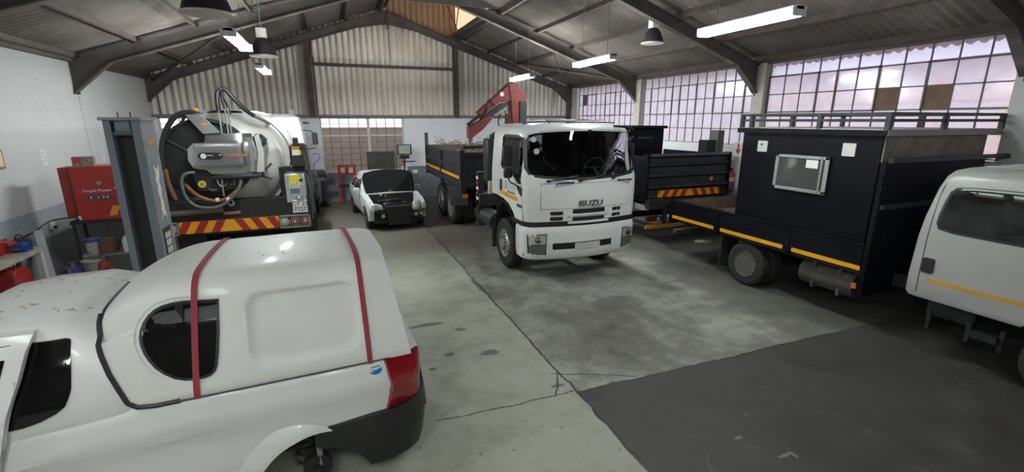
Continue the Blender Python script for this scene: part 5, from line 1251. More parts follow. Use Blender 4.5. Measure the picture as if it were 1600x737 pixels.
MB().cyl((.25, 4.9, .55), (.05, 5.2, .48), .045, n=12).build('exhaust_pipe', mat('exhaust_steel', (.2, .17, .15), .6, metal=.5), bx)
MB().box(.15, 2.05, 5.88, 6.0, .50, .58).bar((.5, 5.6, .75), (.3, 5.95, .54), .06, .08).build('rear_underrun', mat('brown_underrun', (.09, .06, .05), .7), bx, bevel=.01)
MB().box(-.04, -.025, 1.98, 2.05, .60, .68).build('orange_marker', mat('dull_orange_lens', (.45, .12, .03), .4), bx)
# site box
box = MB().box(.03, 2.35, 2.02, 4.28, .97, 2.70).build('site_box', m_box, bx, bevel=.012)
MB().box(-.02, 2.62, 1.97, 4.36, 2.70, 2.785).build('box_roof', mat('pale_roof_top', (.36, .36, .37), .5, var=.1), bx, bevel=.01)
MB().box(-.028, 2.625, 1.962, 4.368, 2.695, 2.775).build('roof_edge', m_box, bx)
MB().box(-.015, 2.62, 1.950, 1.961, 2.70, 2.778).build('pale_roof_edge', mat('pale_edge_strip', (.26, .25, .24), .6, var=.15), bx); MB().box(.05, 2.35, 2.0, 2.018, 2.36, 2.69).build('end_panel', m_dust, box)
for z in (1.9, 1.4): MB().box(.3, 2.3, 2.0, 2.018, z, z+.02).build('end_rail', navy2, box)
fr = MB(); y0, y1, z0, z1 = 2.66, 3.54, 1.83, 2.38
for a in ((y0, y1, z0, z0+.045), (y0, y1, z1-.045, z1), (y0, y0+.06, z0, z1), (y1-.05, y1, z0, z1), (y0+.10, y0+.125, z0, z1)): fr.box(-.015, .035, *a)
fw = fr.build('window_frame', mat('grey_aluminium_frame', (.36, .37, .37), .45, metal=.5), box, bevel=.004)
MB().box(.005, .028, y0, y1, z0, z1).build('window_glass', mat('dark_grey_glass', (.045, .048, .045), .15, coat=.7, var=.15, vscale=3), fw); MB().box(-.002, .004, y0+.17, y0+.36, 2.20, 2.32).build('white_window_sticker', plate_white, fw)
for ya, za, c in ((2.43, 2.50, 'pale_vent_cover'), (3.85, 2.48, 'pale_vent_cover')):
    v_ = MB().box(.008, .03, ya-.09, ya+.09, za-.09, za+.09).build('vent_cover', mat('pale_vent_cover', (.5, .5, .48), .5), box, bevel=.004)
MB().cyl((.0, 3.86, 2.51), (.01, 3.86, 2.51), .018, n=10).build('vent_hole', ink, v_)
# roof rack
rk = MB()
for z in (2.90, 2.985):
    rk.bar((.0, 1.98, z), (.0, 4.3, z), .04, .04).bar((0, 4.3, z), (2.55, 4.3, z), .04, .04).bar((0, 1.98, z), (2.6, 1.98, z), .04, .04).bar((2.6, 1.98, z), (2.55, 4.3, z), .04, .04)
rk.build('rack_rail', navy2, bx)
for x, y in ((0, 1.98), (0, 2.9), (0, 4.1), (0, 4.3), (1.2, 1.98), (1.2, 4.3), (2.6, 1.98), (2.55, 4.3), (2.6, 3.0)): MB().box(x-.03, x+.03, y-.03, y+.03, 2.78, 3.0).build('rack_post', navy2, bx)
# crew cab
def crew(z, hw, yb, yf, rc=.12): 
    P_ = plan(hw, 0, yf+yb, rc, z, bow=.03, yb_r=.12)
    return [V(p.x+1.05, yb-(p.y if False else (yf+yb-p.y)), p.z) for p in P_]
cs = []
for z, hw, yb in ((.735, 1.02, 1.43), (.78, 1.04, 1.45), (1.0, 1.05, 1.45), (1.5, 1.05, 1.43), (1.75, 1.03, 1.41), (2.1, .98, 1.36), (2.25, .945, 1.32), (2.32, .90, 1.27), (2.36, .80, 1.18), (2.375, .5, .95)):
    fy = -1.55+max(0, z-1.4)*.35; rr_ = .13
    P_ = [(-hw+rr_*.5, yb), (-hw+.02, yb-.03), (-hw, yb-rr_), (-hw, .2), (-hw, fy+.25), (-hw+.08, fy+.08), (-hw+.25, fy), (0, fy-.03), (hw-.25, fy), (hw-.08, fy+.08), (hw, fy+.25), (hw, .2), (hw, yb-rr_), (hw-.02, yb-.03), (hw-rr_*.5, yb)]
    cs.append([V(x+1.05, y, z) for x, y in P_])
crew_paint = mat('dull_crew_cab_paint', (.36, .36, .345), .42, coat=.1, var=.03)
cw = MB().loft(cs).build('crew_cab', crew_paint, bx, ang=45)
cut(cw, MB().cyl((-.3, -.1, .43), (.55, -.1, .43), .52, n=40), MB().cyl((1.6, -.1, .43), (2.5, -.1, .43), .52, n=40), ang=40)
tcw = bvh(cw)
wn_ = smoothpoly([(.0, 1.62), (.0, 2.13), (.55, 2.13), (1.14, 2.12), (1.19, 2.05), (1.23, 1.72), (1.2, 1.63), (.6, 1.62)], 1)
wn_ = [(-.02, 1.62), (-.02, 2.13)]+[p for p in wn_ if p[0] > .1]
for s in (-1, 1):
    o = patch('rear_door_window', wn_ if s < 0 else wn_, 'x', s, tcw, mat('crew_window_glass', (.012, .013, .013), .06, spec=.4, coat=.3, var=.6, vscale=2.5), cw, off=.004, thick=.012)
    patch('window_seal', ringpoly(wn_, .03), 'x', s, tcw, black_pl, cw, off=.002, thick=.008)
    patch('front_door_window', [(-.12, 1.62), (-.12, 2.13), (-.75, 2.1), (-1.1, 1.62)], 'x', s, tcw, dark_glass, cw, off=.004, thick=.012)
    patch('amber_stripe', [(1.425, .965), (-1.2, .965), (-1.2, 1.01), (1.425, 1.01)], 'x', s, tcw, mat('ochre_stripe', (.55, .3, .03), .5), cw, off=.003, thick=.006, step=.2)
    for yy in (1.31, -.06): patch('door_joint', [(yy, .8), (yy-.0, 2.0), (yy-.03, 2.18), (yy-.042, 2.18), (yy-.012, 2.0), (yy-.012, .8)], 'x', s, tcw, grey_ink, cw, off=.002, thick=.004)
    patch('door_handle', rrect(1.17, 1.295, 1.07, 1.26, .025), 'x', s, tcw, black_pl, cw, off=.012, thick=.02)
patch('windscreen', [(.25, 1.45), (1.85, 1.45), (1.75, 2.15), (.35, 2.15)], 'y', -1, tcw, dark_glass, cw, off=.004, thick=.012)
for k in range(5):
    rb = MB(); xx = .45+k*.3
    pts = [on_top(tcw, xx, y, .004) for y in (-.7, -.2, .4, .9, 1.1)]; rb.tube(pts, .014, n=6).build('roof_rib', crew_paint, cw)
MB().box(.04, .26, .48, .72, .44, .52).build('step', ink, bx)
MB().box(.3, .6, .8, 1.3, .46, .66).build('battery_box', ink, bx, bevel=.02)
for y in (1.15, .75, .45): MB().box(.12, .16, y, y+.04, .34, .6).build('hanging_bracket', dark_grime, bx)
MB().box(.05, 2.05, -1.62, -1.45, .4, .75).build('front_bumper', cab_cream, bx, bevel=.03)

# ------------------------------------------------------------------ navy tipper seen from behind, between the white cab and the window wall
nt = thing('navy_tipper', 'dark navy tipper truck backed towards the camera, its tailgate striped red and amber', 'truck', (8.05, 9.0, 0))
MB().box(-1.2, 1.2, .0, 2.4, 1.02, 1.14).build('tipper_floor', navy, nt)
tg_ = MB().box(-1.2, 1.2, -.05, .0, 1.12, 2.10)
for z in (1.14, 1.36, 1.63, 1.88, 2.09): tg_.prism([(-.13, z), (-.05, z+.055), (-.05, z-.055)], 'x', -1.2, 1.2)
tgo = tg_.build('tailgate', navy2, nt, bevel=.006)
MB().lathe([(0, -.07), (.05, -.065), (.055, -.05)], (.72, 0, 1.50), 'y', 20).lathe([(0, -.08), (.02, -.075)], (.72, 0, 1.50), 'y', 12).build('amber_reflector', amber, tgo)
for x in (-1.22, 1.22): MB().box(x-.03, x+.03, -.1, .08, 1.1, 2.14).build('tail_post', navy, nt)
for s in (-1, 1): MB().box(s*1.2-.025, s*1.2+.025, .0, 2.4, 1.12, 2.08).build('body_side', navy, nt, bevel=.01)
cbd = MB().box(-.93, .92, -.14, -.12, 1.13, 1.29).build('chevron_board', yellow, nt)
chev(cbd, -.93, .92, 1.13, 1.29, -.14, 7, red_tape, .7)
MB().box(1.22, 1.30, -.05, .05, 1.66, 1.76).build('latch', mat('grey_green_latch', (.06, .08, .075), .5), nt)
MB().box(-1.18, 1.18, -.08, .05, .92, 1.08).box(-1.2, -.75, -.2, -.02, .86, 1.10).box(-.4, -.3, 0, 6.5, .72, .95).box(.3, .4, 0, 6.5, .72, .95).build('rear_frame', dark_grime, nt, bevel=.01)
l_ = MB().box(-1.17, -.78, -.14, -.04, .56, .67).build('tail_lamp', ink, nt); MB().box(-1.14, -.92, -.146, -.139, .575, .655).build('red_lens', red_light, l_); MB().box(-.91, -.84, -.146, -.139, .575, .655).build('clear_lens', clear_lens, l_)
MB().box(-1.19, 1.19, -.12, -.06, .38, .46).build('underrun_bar', mat('amber_worn_bar', (.45, .23, .02), .5, dirt=(.1, .08, .05), dscale=6, damt=.5), nt)
for x in (-.6, .6): MB().box(x-.04, x+.04, -.06, .02, .44, .95).build('underrun_bracket', dark_grime, nt)
for y in (1.2, 5.2):
    for s in (-1, 1):
        o = wheel(nt, (s*1.05, y, .46), .46, .24, 1, steel_rim, .58, 'dual' if y < 3 else 'truck'); o.rotation_euler[2] = -s*PI/2
    MB().cyl((-1, y, .46), (1, y, .46), .08, n=10).build('axle', dark_grime, nt)
MB().box(-1.05, 1.05, 4.6, 6.2, .9, 2.5).build('cab', cab_cream, nt, bevel=.12)
cbx = MB().box(-1.22, -.02, .95, 2.35, 1.05, 2.70).build('tool_cabin', m_box, nt, bevel=.012); MB().box(-1.27, .03, .88, 2.4, 2.70, 2.77).build('cabin_roof', m_box, cbx, bevel=.008); MB().box(-.8, -.35, .94, .952, 2.45, 2.5).build('cabin_handle', navy2, cbx)
MB().box(1.0, 1.2, .15, .45, 2.1, 2.66).build('rear_stake', mat('olive_grey_stake', (.06, .065, .055), .6), nt, bevel=.01); MB().box(.72, 1.0, .2, .5, 1.9, 2.42).build('stake_block', dark_grime, nt, bevel=.01)
# ------------------------------------------------------------------ white hatchback with its bonnet up and its front stripped
hc = thing('hatchback', 'small white hatchback with its bonnet raised and its front bumper removed', 'car', (1.60, 12.45, 0), math.radians(-84.5))
m_hw = mat('white_hatch_paint', (.66, .68, .69), .32, coat=.3, var=.03)
def hs_(x):
    w = interp([(-4.05, .62), (-3.9, .74), (-3.5, .80), (-1.0, .81), (-.3, .79), (-.08, .74), (0, .68)], x)
    zt = interp([(-4.05, .85), (-3.6, .93), (-1.1, .91), (-.5, .80), (0, .70)], x); zb = .24
    return (x, [(0, zb), (w*.85, zb), (w*.96, zb+.1), (w*.98, .5), (w, .62), (w, zt-.12), (w*.985, zt-.03), (w*.94, zt), (w*.5, zt+.01), (0, zt+.015)])
hb = half_loft([hs_(x) for x in (-4.05, -3.98, -3.9, -3.7, -3.3, -2.8, -2.2, -1.6, -1.2, -1.05)]).build('body', m_hw, hc, ang=45)
cut(hb, *[MB().cyl((-3.25, s*.45, .29), (-3.25, s*1.2, .29), .345, n=36) for s in (1, -1)], ang=40)
for s in (1, -1):
    secs = []
    for x in (-1.06, -.9, -.7, -.5, -.3, -.18, -.08):
        w = interp([(-1.0, .81), (-.3, .79), (-.08, .74)], x); zt = interp([(-1.1, .91), (-.5, .82), (0, .72)], x); zb_ = .28 if x < -.2 else .58
        secs.append([V(x, s*y, z) for y, z in ((.645, zb_), (.645, zt-.01), (w*.94, zt), (w*.985, zt-.03), (w, zt-.1), (w, .60), (w*.98, zb_))])
    fe = MB().loft(secs).build('front_wing', m_hw, hc, ang=45); cut(fe, MB().cyl((-.72, s*.4, .29), (-.72, s*1.2, .29), .345, n=36), ang=40)
MB().box(-1.05, -.2, -.64, .64, .24, .36).box(-1.07, -1.04, -.7, .7, .3, .88).build('engine_bay_floor', dark_grime, hc)
def hg(x, zb, zt, wb, wt): return (x, [(0, zb), (wb, zb), (wb*.995, zb+.04), ((wb+wt)/2+.01, (zb+zt)/2), (wt, zt-.09), (wt-.03, zt-.03), (wt-.1, zt), (0, zt+.025)])
gh = half_loft([hg(-1.12, .88, .93, .74, .70), hg(-1.35, .89, 1.08, .77, .66), hg(-1.6, .90, 1.24, .785, .62), hg(-1.85, .9, 1.35, .79, .60), hg(-2.3, .9, 1.385, .79, .59), hg(-2.9, .9, 1.375, .79, .59), hg(-3.3, .9, 1.32, .78, .58), hg(-3.6, .9, 1.16, .74, .58), hg(-3.85, .88, .98, .70, .6)]).build('cabin', m_hw, hc, ang=50)
tg2 = bvh(gh)
for s in (1, -1):
    patch('side_window', [(-1.50, .945), (-1.95, 1.27), (-2.45, 1.30), (-2.48, .95)], 'y', s, tg2, dark_glass, gh, off=.004, thick=.01); patch('rear_side_window', [(-2.54, .95), (-2.52, 1.30), (-3.05, 1.28), (-3.4, 1.05), (-3.3, .97)], 'y', s, tg2, dark_glass, gh, off=.004, thick=.01)
    MB().cbox((-1.45, s*.88, .98), (.1, .18, .12)).build('door_mirror', m_hw, hc, bevel=.03)
    patch('door_joint', [(-1.38, .4), (-1.40, .88), (-1.415, .88), (-1.395, .4)], 'y', s, bvh(hb), grey_ink, hb, off=.003, thick=.005)
    patch('tail_light', [(s*.45, .68), (s*.68, .68), (s*.68, .82), (s*.45, .82)], 'x', -1, bvh(hb), red_light, hb, off=.006, thick=.02)
    wheel(hc, (-.72, s*.70, .29), .29, .17, s, steel_rim, .6, 'car'); wheel(hc, (-3.25, s*.70, .29), .29, .17, s, steel_rim, .6, 'car')
patch('windscreen', [(-1.2, -.60), (-1.80, -.53), (-1.84, 0), (-1.80, .53), (-1.2, .60)], 'z', 1, tg2, dark_glass, gh, off=.004, thick=.01)
# raised bonnet: underside black with a few stiffening ribs
bo = MB(); B0, B1 = V(-1.02, 0, .84), V(-1.40, 0, 1.50)
rows = []
for t, w in ((0, .66), (.25, .70), (.5, .72), (.75, .72), (.93, .66), (1.0, .45)):
    p = B0.lerp(B1, t); rows.append([V(p.x-.03*(1-abs(y)/w)-.01, y, p.z+.03*(1-(y/w)**2)*t) for y in [w*k/6 for k in range(-6, 7)]])
A = [[bo.bm.verts.new(p) for p in r_] for r_ in rows]; Bq = [[bo.bm.verts.new(p+V(-.03, 0, .0)) for p in r_] for r_ in rows]
for q_ in (A, Bq):
    for u, w in zip(q_, q_[1:]): bo.skin(u, w, False)
edge = lambda Q: Q[0]+[r_[-1] for r_ in Q[1:]]+Q[-1][-2::-1]+[r_[0] for r_ in Q[-2:0:-1]]
ea, eb = edge(A), edge(Bq); bo.skin(ea, eb)
bon = bo.build('bonnet', [m_hw, mat('black_bonnet_lining', (.007, .007, .008), .85, spec=.15)], hc, ang=50)
for p in bon.data.polygons:
    if p.normal.x > .3: p.material_index = 1
MB().bar((-.95, .6, .82), (-1.3, .62, 1.3), .012, .012).build('bonnet_stay', steel_rim, hc)
# engine bay and stripped nose
MB().box(-.95, -.35, -.35, .3, .4, .72).box(-.8, -.5, -.25, .15, .72, .79).cyl((-.6, -.45, .74), (-.6, .2, .74), .05, n=12).build('engine', mat('engine_castings', (.03, .03, .032), .5, metal=.5, var=.3), hc, bevel=.03)
MB().box(-.14, -.10, -.32, .32, .16, .66).build('radiator', mat('black_radiator', (.016, .016, .016), .75), hc, bevel=.01); MB().box(-.15, -.09, -.34, .34, .655, .69).build('slam_panel', mat('olive_slam_panel', (.1, .1, .06), .7), hc)
MB().box(-.2, -.14, -.66, .66, .22, .34).build('cross_member', dark_grime, hc)
for s in (1, -1):
    MB().lathe([(.025, .03), (.05, .03), (.05, .0), (.03, -.01), (.025, .03)], (-.06, s*.44, .43), 'x', 18).build('tow_eye_ring', mat('pale_ring_metal', (.4, .4, .38), .5, metal=.3), hc)
    MB().box(-.18, -.08, s*.44-.06, s*.44+.06, .34, .52).build('bumper_bracket', dark_grime, hc)
MB().ball((-.22, .52, .67), .12, (.8, 1.1, 1.0)).ball((-.16, .48, .58), .1, (.8, 1.2, .9)).build('washer_bottle', mat('cream_reservoir', (.5, .46, .36), .5), hc)
MB().prism([(-.70, .56), (-.40, .58), (-.44, .70), (-.62, .76)], 'x', -.3, -.16).build('headlamp_shell', mat('cloudy_headlamp', (.45, .45, .42), .2, var=.3, vscale=14), hc, bevel=.03)
MB().prism([(.44, .44), (.72, .46), (.70, .56), (.46, .56)], 'x', -.22, -.1).build('headlamp_remains', grey_lens, hc, bevel=.03)
MB().tube([(-.25, .35, .70), (-.2, .2, .74), (-.22, .12, .70)], .035, n=8, smooth=1).build('blue_rag', mat('blue_cloth', (.01, .035, .11), .9), hc); MB().tube([(-.25, -.1, .70), (-.2, -.22, .74), (-.22, -.32, .72)], .035, n=8, smooth=1).build('blue_rag', mat('blue_cloth', (.01, .035, .11), .9), hc)
MB().ball((-.95, -.3, .86), .04).ball((-.9, -.18, .84), .025).build('filler_cap', mat('dull_gold_cap', (.3, .2, .06), .5), hc)
MB().tube([(-.12, .3, .5), (-.08, .42, .36), (-.1, .6, .3)], .02, n=6, smooth=1).build('loose_wiring', black_pl, hc); MB().tube([(-.15, -.35, .6), (-.1, -.55, .5), (-.14, -.66, .62), (-.3, -.72, .78)], .018, n=6, smooth=1).build('loose_wiring', black_pl, hc)

# ------------------------------------------------------------------ lift column beside the pickup
lf = thing('lift_column', 'tall blue-grey vehicle lift column with a black carriage channel, behind the white pickup', 'vehicle lift', (-1.86, 5.85, 0))
MB().box(-.30, .30, -.28, .3, 0, .025).build('base_plate', lift_blue, lf)
c_ = MB().box(-.145, -.085, -.22, .2, .02, 2.9).box(.075, .145, -.22, .2, .02, 2.9).box(-.145, .145, .14, .2, .02, 2.9).build('column', lift_blue, lf, bevel=.006)
MB().box(.1455, .149, -.21, .19, .02, 2.9).build('side_sheet', lift_blue2, c_)
MB().box(-.084, .074, -.12, -.08, .1, 2.86).build('channel_cover', mat('black_channel_cover', (.014, .014, .015), .7), lf)
MB().box(-.17, .17, -.24, .22, 2.9, 2.93).build('top_plate', mat('top_cap_grey', (.22, .25, .28), .4), lf)
MB().box(-.06, .06, -.2, -.12, 2.78, 2.9).build('top_pulley_bracket', lift_blue, lf); MB().box(-.075, .075, -.225, -.2, 2.76, 2.79).build('stop_bar', steel_rim, lf)
for x in (-.05, .05): MB().cyl((x, -.1, 2.9), (x, -.1, 2.98), .006, n=6).build('cable_end', steel_rim, lf)
MB().box(-.07, .07, -.3, -.12, .12, .5).bar((0, -.28, .16), (.55, -.85, .16), .09, .07).bar((0, -.28, .16), (-.6, -.8, .16), .09, .07).build('carriage_arms', mat('dark_lift_arm', (.05, .055, .06), .5), lf)
zg = [(-.10, 2.46), (-.03, 2.40), (.08, 2.46), (.03, 2.36), (.07, 2.30), (.03, 2.24), (.06, 2.18), (.02, 2.10), (.05, 2.0), (.03, 1.95), (.09, 1.88), (.0, 1.94), (-.09, 1.88), (-.05, 1.97), (-.06, 2.05), (-.02, 2.12), (-.06, 2.2), (-.03, 2.28), (-.07, 2.34)]
MB().prism([(-y-.01, z) for y, z in zg], 'x', .149, .152).build('white_jagged_lettering', plate_white, c_); MB().box(.149, .152, -.12, .06, 2.66, 2.70).build('orange_label', amber, c_)
st_ = MB().box(.149, .153, -.14, .10, 1.42, 1.80).build('warning_decal', ink, c_)
for k in range(4): MB().box(.153, .155, -.10, .07, 1.44+k*.08, 1.505+k*.08).build('decal_panel', mat('pale_pink_panel', (.5, .45, .44), .5), st_)

# ------------------------------------------------------------------ left side of the hall: cabinet, bench, jacks
cb2 = thing('red_cabinet_stand', 'red steel machine cabinet with white lettering on a dark open stand', 'cabinet', (-4.05, 10.85, 0), math.radians(4))
k_ = MB().box(-.36, .36, -.25, .25, 1.11, 2.09).build('cabinet_body', red_paint, cb2, bevel=.01)
MB().box(-.53, -.365, -.2, .25, 1.16, 2.08).build('cabinet_wing', mat('darker_red_enamel', (.22, .02, .016), .45), cb2, bevel=.01)
text('white_lettering', 'Tequel Power', .075, (-.02, -.254, 1.655), (PI/2, 0, 0), plate_white, k_, ext=.002)
MB().tube([(.23, -.255, 1.68), (.27, -.255, 1.72), (.33, -.255, 1.70), (.29, -.255, 1.67)], .008, n=6, smooth=1).build('swoosh_mark', plate_white, k_)
MB().prism([(-.18, 1.49), (.17, 1.49), (.21, 1.56), (-.17, 1.58)], 'y', -.256, -.25).build('dark_label', mat('navy_label', (.05, .05, .08), .5), k_)
for x, w in ((-.14, .03), (-.03, .02), (.04, .03), (.1, .03)): MB().box(x, x+w, -.259, -.255, 1.51, 1.55).build('label_mark', mat('grey_mark', (.4, .4, .42), .5), k_)
MB().prism([(.08, 1.18), (.2, 1.18), (.28, 1.36), (.16, 1.36)], 'y', -.256, -.25).build('yellow_flash', mat('amber_vinyl', (.6, .25, .02), .45), k_)
MB().lathe([(0, -.27), (.035, -.268), (.04, -.25)], (.03, 0, 1.79), 'y', 16).build('lock_plate', mat('dull_green_metal', (.25, .27, .25), .5, metal=.4), k_)
MB().box(-.5, .5, -.27, .27, 1.05, 1.11).build('stand_top', dark_grime, cb2)
for x in (-.46, .44):
    for y in (-.24, .22): MB().box(x-.02, x+.02, y-.02, y+.02, 0, 1.06).build('stand_leg', dark_grime, cb2)
MB().box(-.46, .46, -.25, .25, .42, .45).build('stand_shelf', mat('grey_stand_shelf', (.2, .2, .2), .6), cb2)
MB().cyl((-.34, -.26, 1.14), (-.34, -.29, 1.2), .02, n=12).build('white_nozzle', white_plain, cb2)
o = thing('parts_box', 'small printed red and grey carton on top of the red cabinet', 'box', (-4.22, 10.78, 2.09), .2)
MB().box(-.15, .15, -.1, .1, 0, .17).build('carton', mat('printed_grey_carton', (.2, .17, .13), .7, var=.5, vscale=18), o, bevel=.004); MB().box(-.148, -.02, -.103, -.099, .06, .165).build('red_print', mat('red_print', (.35, .04, .05), .6), o)
o = thing('paint_bucket', 'white paint bucket with a blue lid on the shelf under the red cabinet', 'bucket', (-4.35, 10.75, .45))
MB().lathe([(0, 0), (.10, 0), (.125, .26), (.0, .26)], (0, 0, 0), 'z', 24).build('pail', mat('grey_white_pail', (.36, .36, .36), .5), o); MB().lathe([(0, .29), (.12, .29), (.132, .28), (.132, .24), (.125, .24), (.125, .262), (0, .262)], (0, 0, 0), 'z', 24).build('lid', blue_plastic, o); MB().box(-.05, .05, -.122, -.11, .06, .2).build('round_label', mat('tan_label', (.4, .34, .25), .6), o)
o = thing('carton', 'brown carton beside the paint bucket under the red cabinet', 'box', (-4.1, 10.75, .45)); MB().box(-.1, .1, -.12, .12, 0, .27).build('carton_body', mat('brown_carton', (.13, .065, .045), .8), o, bevel=.004); MB().box(-.1, .1, -.02, .02, .268, .274).build('tape', mat('parcel_tape', (.2, .13, .08), .4), o)
o = thing('oil_bottle', 'white plastic oil bottle at the right end of the shelf under the red cabinet', 'bottle', (-3.82, 10.72, .45)); MB().lathe([(0, 0), (.065, 0), (.07, .02), (.07, .22), (.03, .29), (.025, .31), (0, .31)], (0, 0, 0), 'z', 18).build('bottle_body', white_plain, o); MB().cyl((0, 0, .31), (0, 0, .345), .028, n=12).build('cap', red_paint, o)
o = thing('grey_bin', 'grey plastic bin on the floor under the red cabinet', 'bin', (-4.32, 10.5, 0)); MB().lathe([(0, 0), (.12, 0), (.15, .38), (.14, .38), (.115, .02), (0, .02)], (0, 0, 0), 'z', 20).build('bin_body', mat('mid_grey_bin', (.25, .25, .26), .6), o); MB().lathe([(.15, .36), (.165, .37), (.165, .39), (.15, .39), (.15, .36)], (0, 0, 0), 'z', 20).build('bin_rim', mat('pale_bin_rim', (.4, .4, .4), .6), o)
def jack(x, y, m, label, h=.55, nm='axle_stand'):
    t = thing(nm, label, 'jack stand', (x, y, 0), random.uniform(0, 1), 'axle stands on the floor')
    b = MB()
    for a, c in ((-1, -1), (-1, 1), (1, -1), (1, 1)): b.bar((a*.15, c*.15, .01), (a*.05, c*.05, h*.7), .03, .03)
    b.box(-.06, .06, -.06, .06, h*.62, h*.75)
    for s in (-1, 1): b.bar((s*.13, -.13, .08), (s*.13, .13, .08), .02, .02).bar((-.13, s*.13, .08), (.13, s*.13, .08), .02, .02)
    b.build('stand_frame', m, t); MB().box(-.025, .025, -.025, .025, h*.5, h).box(-.05, .05, -.025, .025, h-.03, h).build('ratchet_post', steel_rim, t)
blue_st = mat('blue_enamel', (.012, .05, .25), .45)
jack(-3.95, 10.0, red_paint, 'red axle stand on the floor in front of the red cabinet', .6)
jack(-4.22, 9.45, blue_st, 'blue axle stand by the foot of the leaning grey beam', .56); jack(-4.35, 9.9, blue_st, 'blue axle stand between the leaning beam and the red axle stand', .54)
o = thing('beam', 'grey steel beam leaning between the workbench and the floor', 'beam', (0, 0, 0)); MB().bar((-4.52, 9.62, .02), (-4.93, 10.4, 1.0), .11, .08).build('bar_body', mat('pale_grey_bar', (.34, .35, .37), .5), o); MB().bar((-4.515, 9.61, .0), (-4.535, 9.65, .055), .12, .1).build('foot', steel_rim, o)
bn = thing('workbench', 'pale topped workbench with white legs against the left wall', 'workbench', (-4.77, 8.4, 0))
MB().box(-.32, .34, -1.3, 1.05, .87, .93).build('bench_top', mat('dirty_bench_top', (.36, .33, .29), .7, var=.25, dirt=(.12, .1, .08), dscale=4), bn, bevel=.005)
for x in (-.28, .28):
    for y in (-1.2, .95): MB().box(x-.04, x+.04, y-.04, y+.04, 0, .87).build('leg', mat('white_bench_leg', (.5, .5, .5), .6), bn)
MB().box(-.3, .3, -1.2, .98, .25, .28).build('low_shelf', mat('dirty_shelf', (.2, .18, .16), .8), bn)
def toolbox(x, y, z, w, d, h, m, label, name='toolbox', rz=0.):
    t = thing(name, label, 'toolbox', (x, y, z), rz); MB().box(-w/2, w/2, -d/2, d/2, 0, h*.7).build('tray', m, t, bevel=.008); MB().prism([(-w/2, h*.7), (w/2, h*.7), (w*.3, h), (-w*.3, h)], 'y', -d/2, d/2).build('lid', m, t, bevel=.006); MB().tube([(0, -d*.25, h), (0, -d*.2, h+.03), (0, d*.2, h+.03), (0, d*.25, h)], .008, n=6).build('handle', ink, t)
toolbox(-4.83, 8.85, .93, .22, .45, .26, red_paint, 'tall red toolbox on the workbench at the left edge'); toolbox(-4.78, 9.2, .93, .2, .2, .17, red_paint, 'small red toolbox on the workbench beside the tall one')
o = thing('vice', 'blue bench vice at the end of the workbench', 'vice', (-4.58, 9.2, .93)); MB().box(-.07, .07, -.1, .1, 0, .05).box(-.05, .05, -.06, .1, .05, .13).build('vice_body', blue_st, o, bevel=.01); MB().box(-.06, .06, -.14, -.09, .06, .15).build('jaw', blue_st, o, bevel=.006); MB().cyl((0, -.14, .07), (0, -.24, .07), .015, n=8).cyl((-.09, -.23, .07), (.09, -.23, .07), .007, n=6).build('screw_handle', steel_rim, o)
o = thing('tool_bag', 'dark tool bag sagging at the far end of the workbench', 'bag', (-4.70, 9.40, .93)); MB().ball((0, 0, .09), .12, (1.0, .8, .75)).build('bag_body', mat('dark_maroon_cloth', (.03, .018, .02), .9), o); MB().tube([(-.06, 0, .15), (-.03, 0, .22), (.03, 0, .22), (.06, 0, .15)], .01, n=6, smooth=1).build('bag_handle', ink, o)
o = thing('jerry_can', 'big red fuel can on the lower shelf of the workbench', 'can', (-4.58, 8.82, .28), 1.57); MB().prism([(-.2, 0), (.2, 0), (.2, .40), (.1, .48), (-.16, .48), (-.2, .44)], 'y', -.11, .11).build('can_body', red_paint, o, bevel=.025); MB().cyl((.14, 0, .43), (.19, 0, .52), .03, n=12).build('spout_cap', ink, o); MB().tube([(-.12, 0, .47), (-.1, 0, .54), (.04, 0, .54), (.06, 0, .47)], .014, n=6, smooth=1).build('handle', red_paint, o)
o = thing('yellow_jack', 'yellow trolley jack on the floor by the bench leg', 'jack', (-4.22, 8.55, 0), .4); MB().box(-.1, .1, -.2, .2, .03, .14).box(-.06, .06, -.1, .14, .14, .5).build('jack_body', yellow_paint, o, bevel=.01); 
for s in (-1, 1): MB().cyl((s*.08, -.16, .05), (s*.13, -.16, .05), .05, n=12).build('castor', steel_rim, o)
MB().cyl((0, .18, .12), (.05, .30, .5), .015, n=8).build('jack_handle', ink, o)
o = thing('spares_carton', 'red and white spares carton on the floor by the bench leg', 'box', (-4.22, 9.02, 0), .2); MB().box(-.2, .2, -.13, .13, 0, .48).build('carton_body', mat('white_carton', (.5, .46, .44), .7), o, bevel=.004); MB().box(.04, .202, -.132, .132, .02, .46).build('red_end', red_paint, o)
o = thing('scrap_tray', 'low tray of rusty parts on the floor between the cabinet and the lift', 'tray', (-3.42, 10.1, 0), .1); MB().box(-.3, .3, -.2, .2, 0, .03).box(-.3, .3, -.2, -.18, .03, .12).box(-.3, .3, .18, .2, .03, .12).box(-.3, -.28, -.2, .2, .03, .12).box(.28, .3, -.2, .2, .03, .12).build('tray_body', mat('rusty_tray', (.12, .06, .045), .85, var=.4), o); q = MB(); rq = random.Random(2)
for k in range(14): q.cbox((rq.uniform(-.22, .22), rq.uniform(-.13, .13), .07+rq.uniform(0, .08)), (rq.uniform(.05, .16), .05, .05), (rq.random(), rq.random(), rq.random()*3))
tag(q.build('scrap', mat('rusty_scrap', (.1, .055, .045), .85, var=.5), o), kind='stuff')
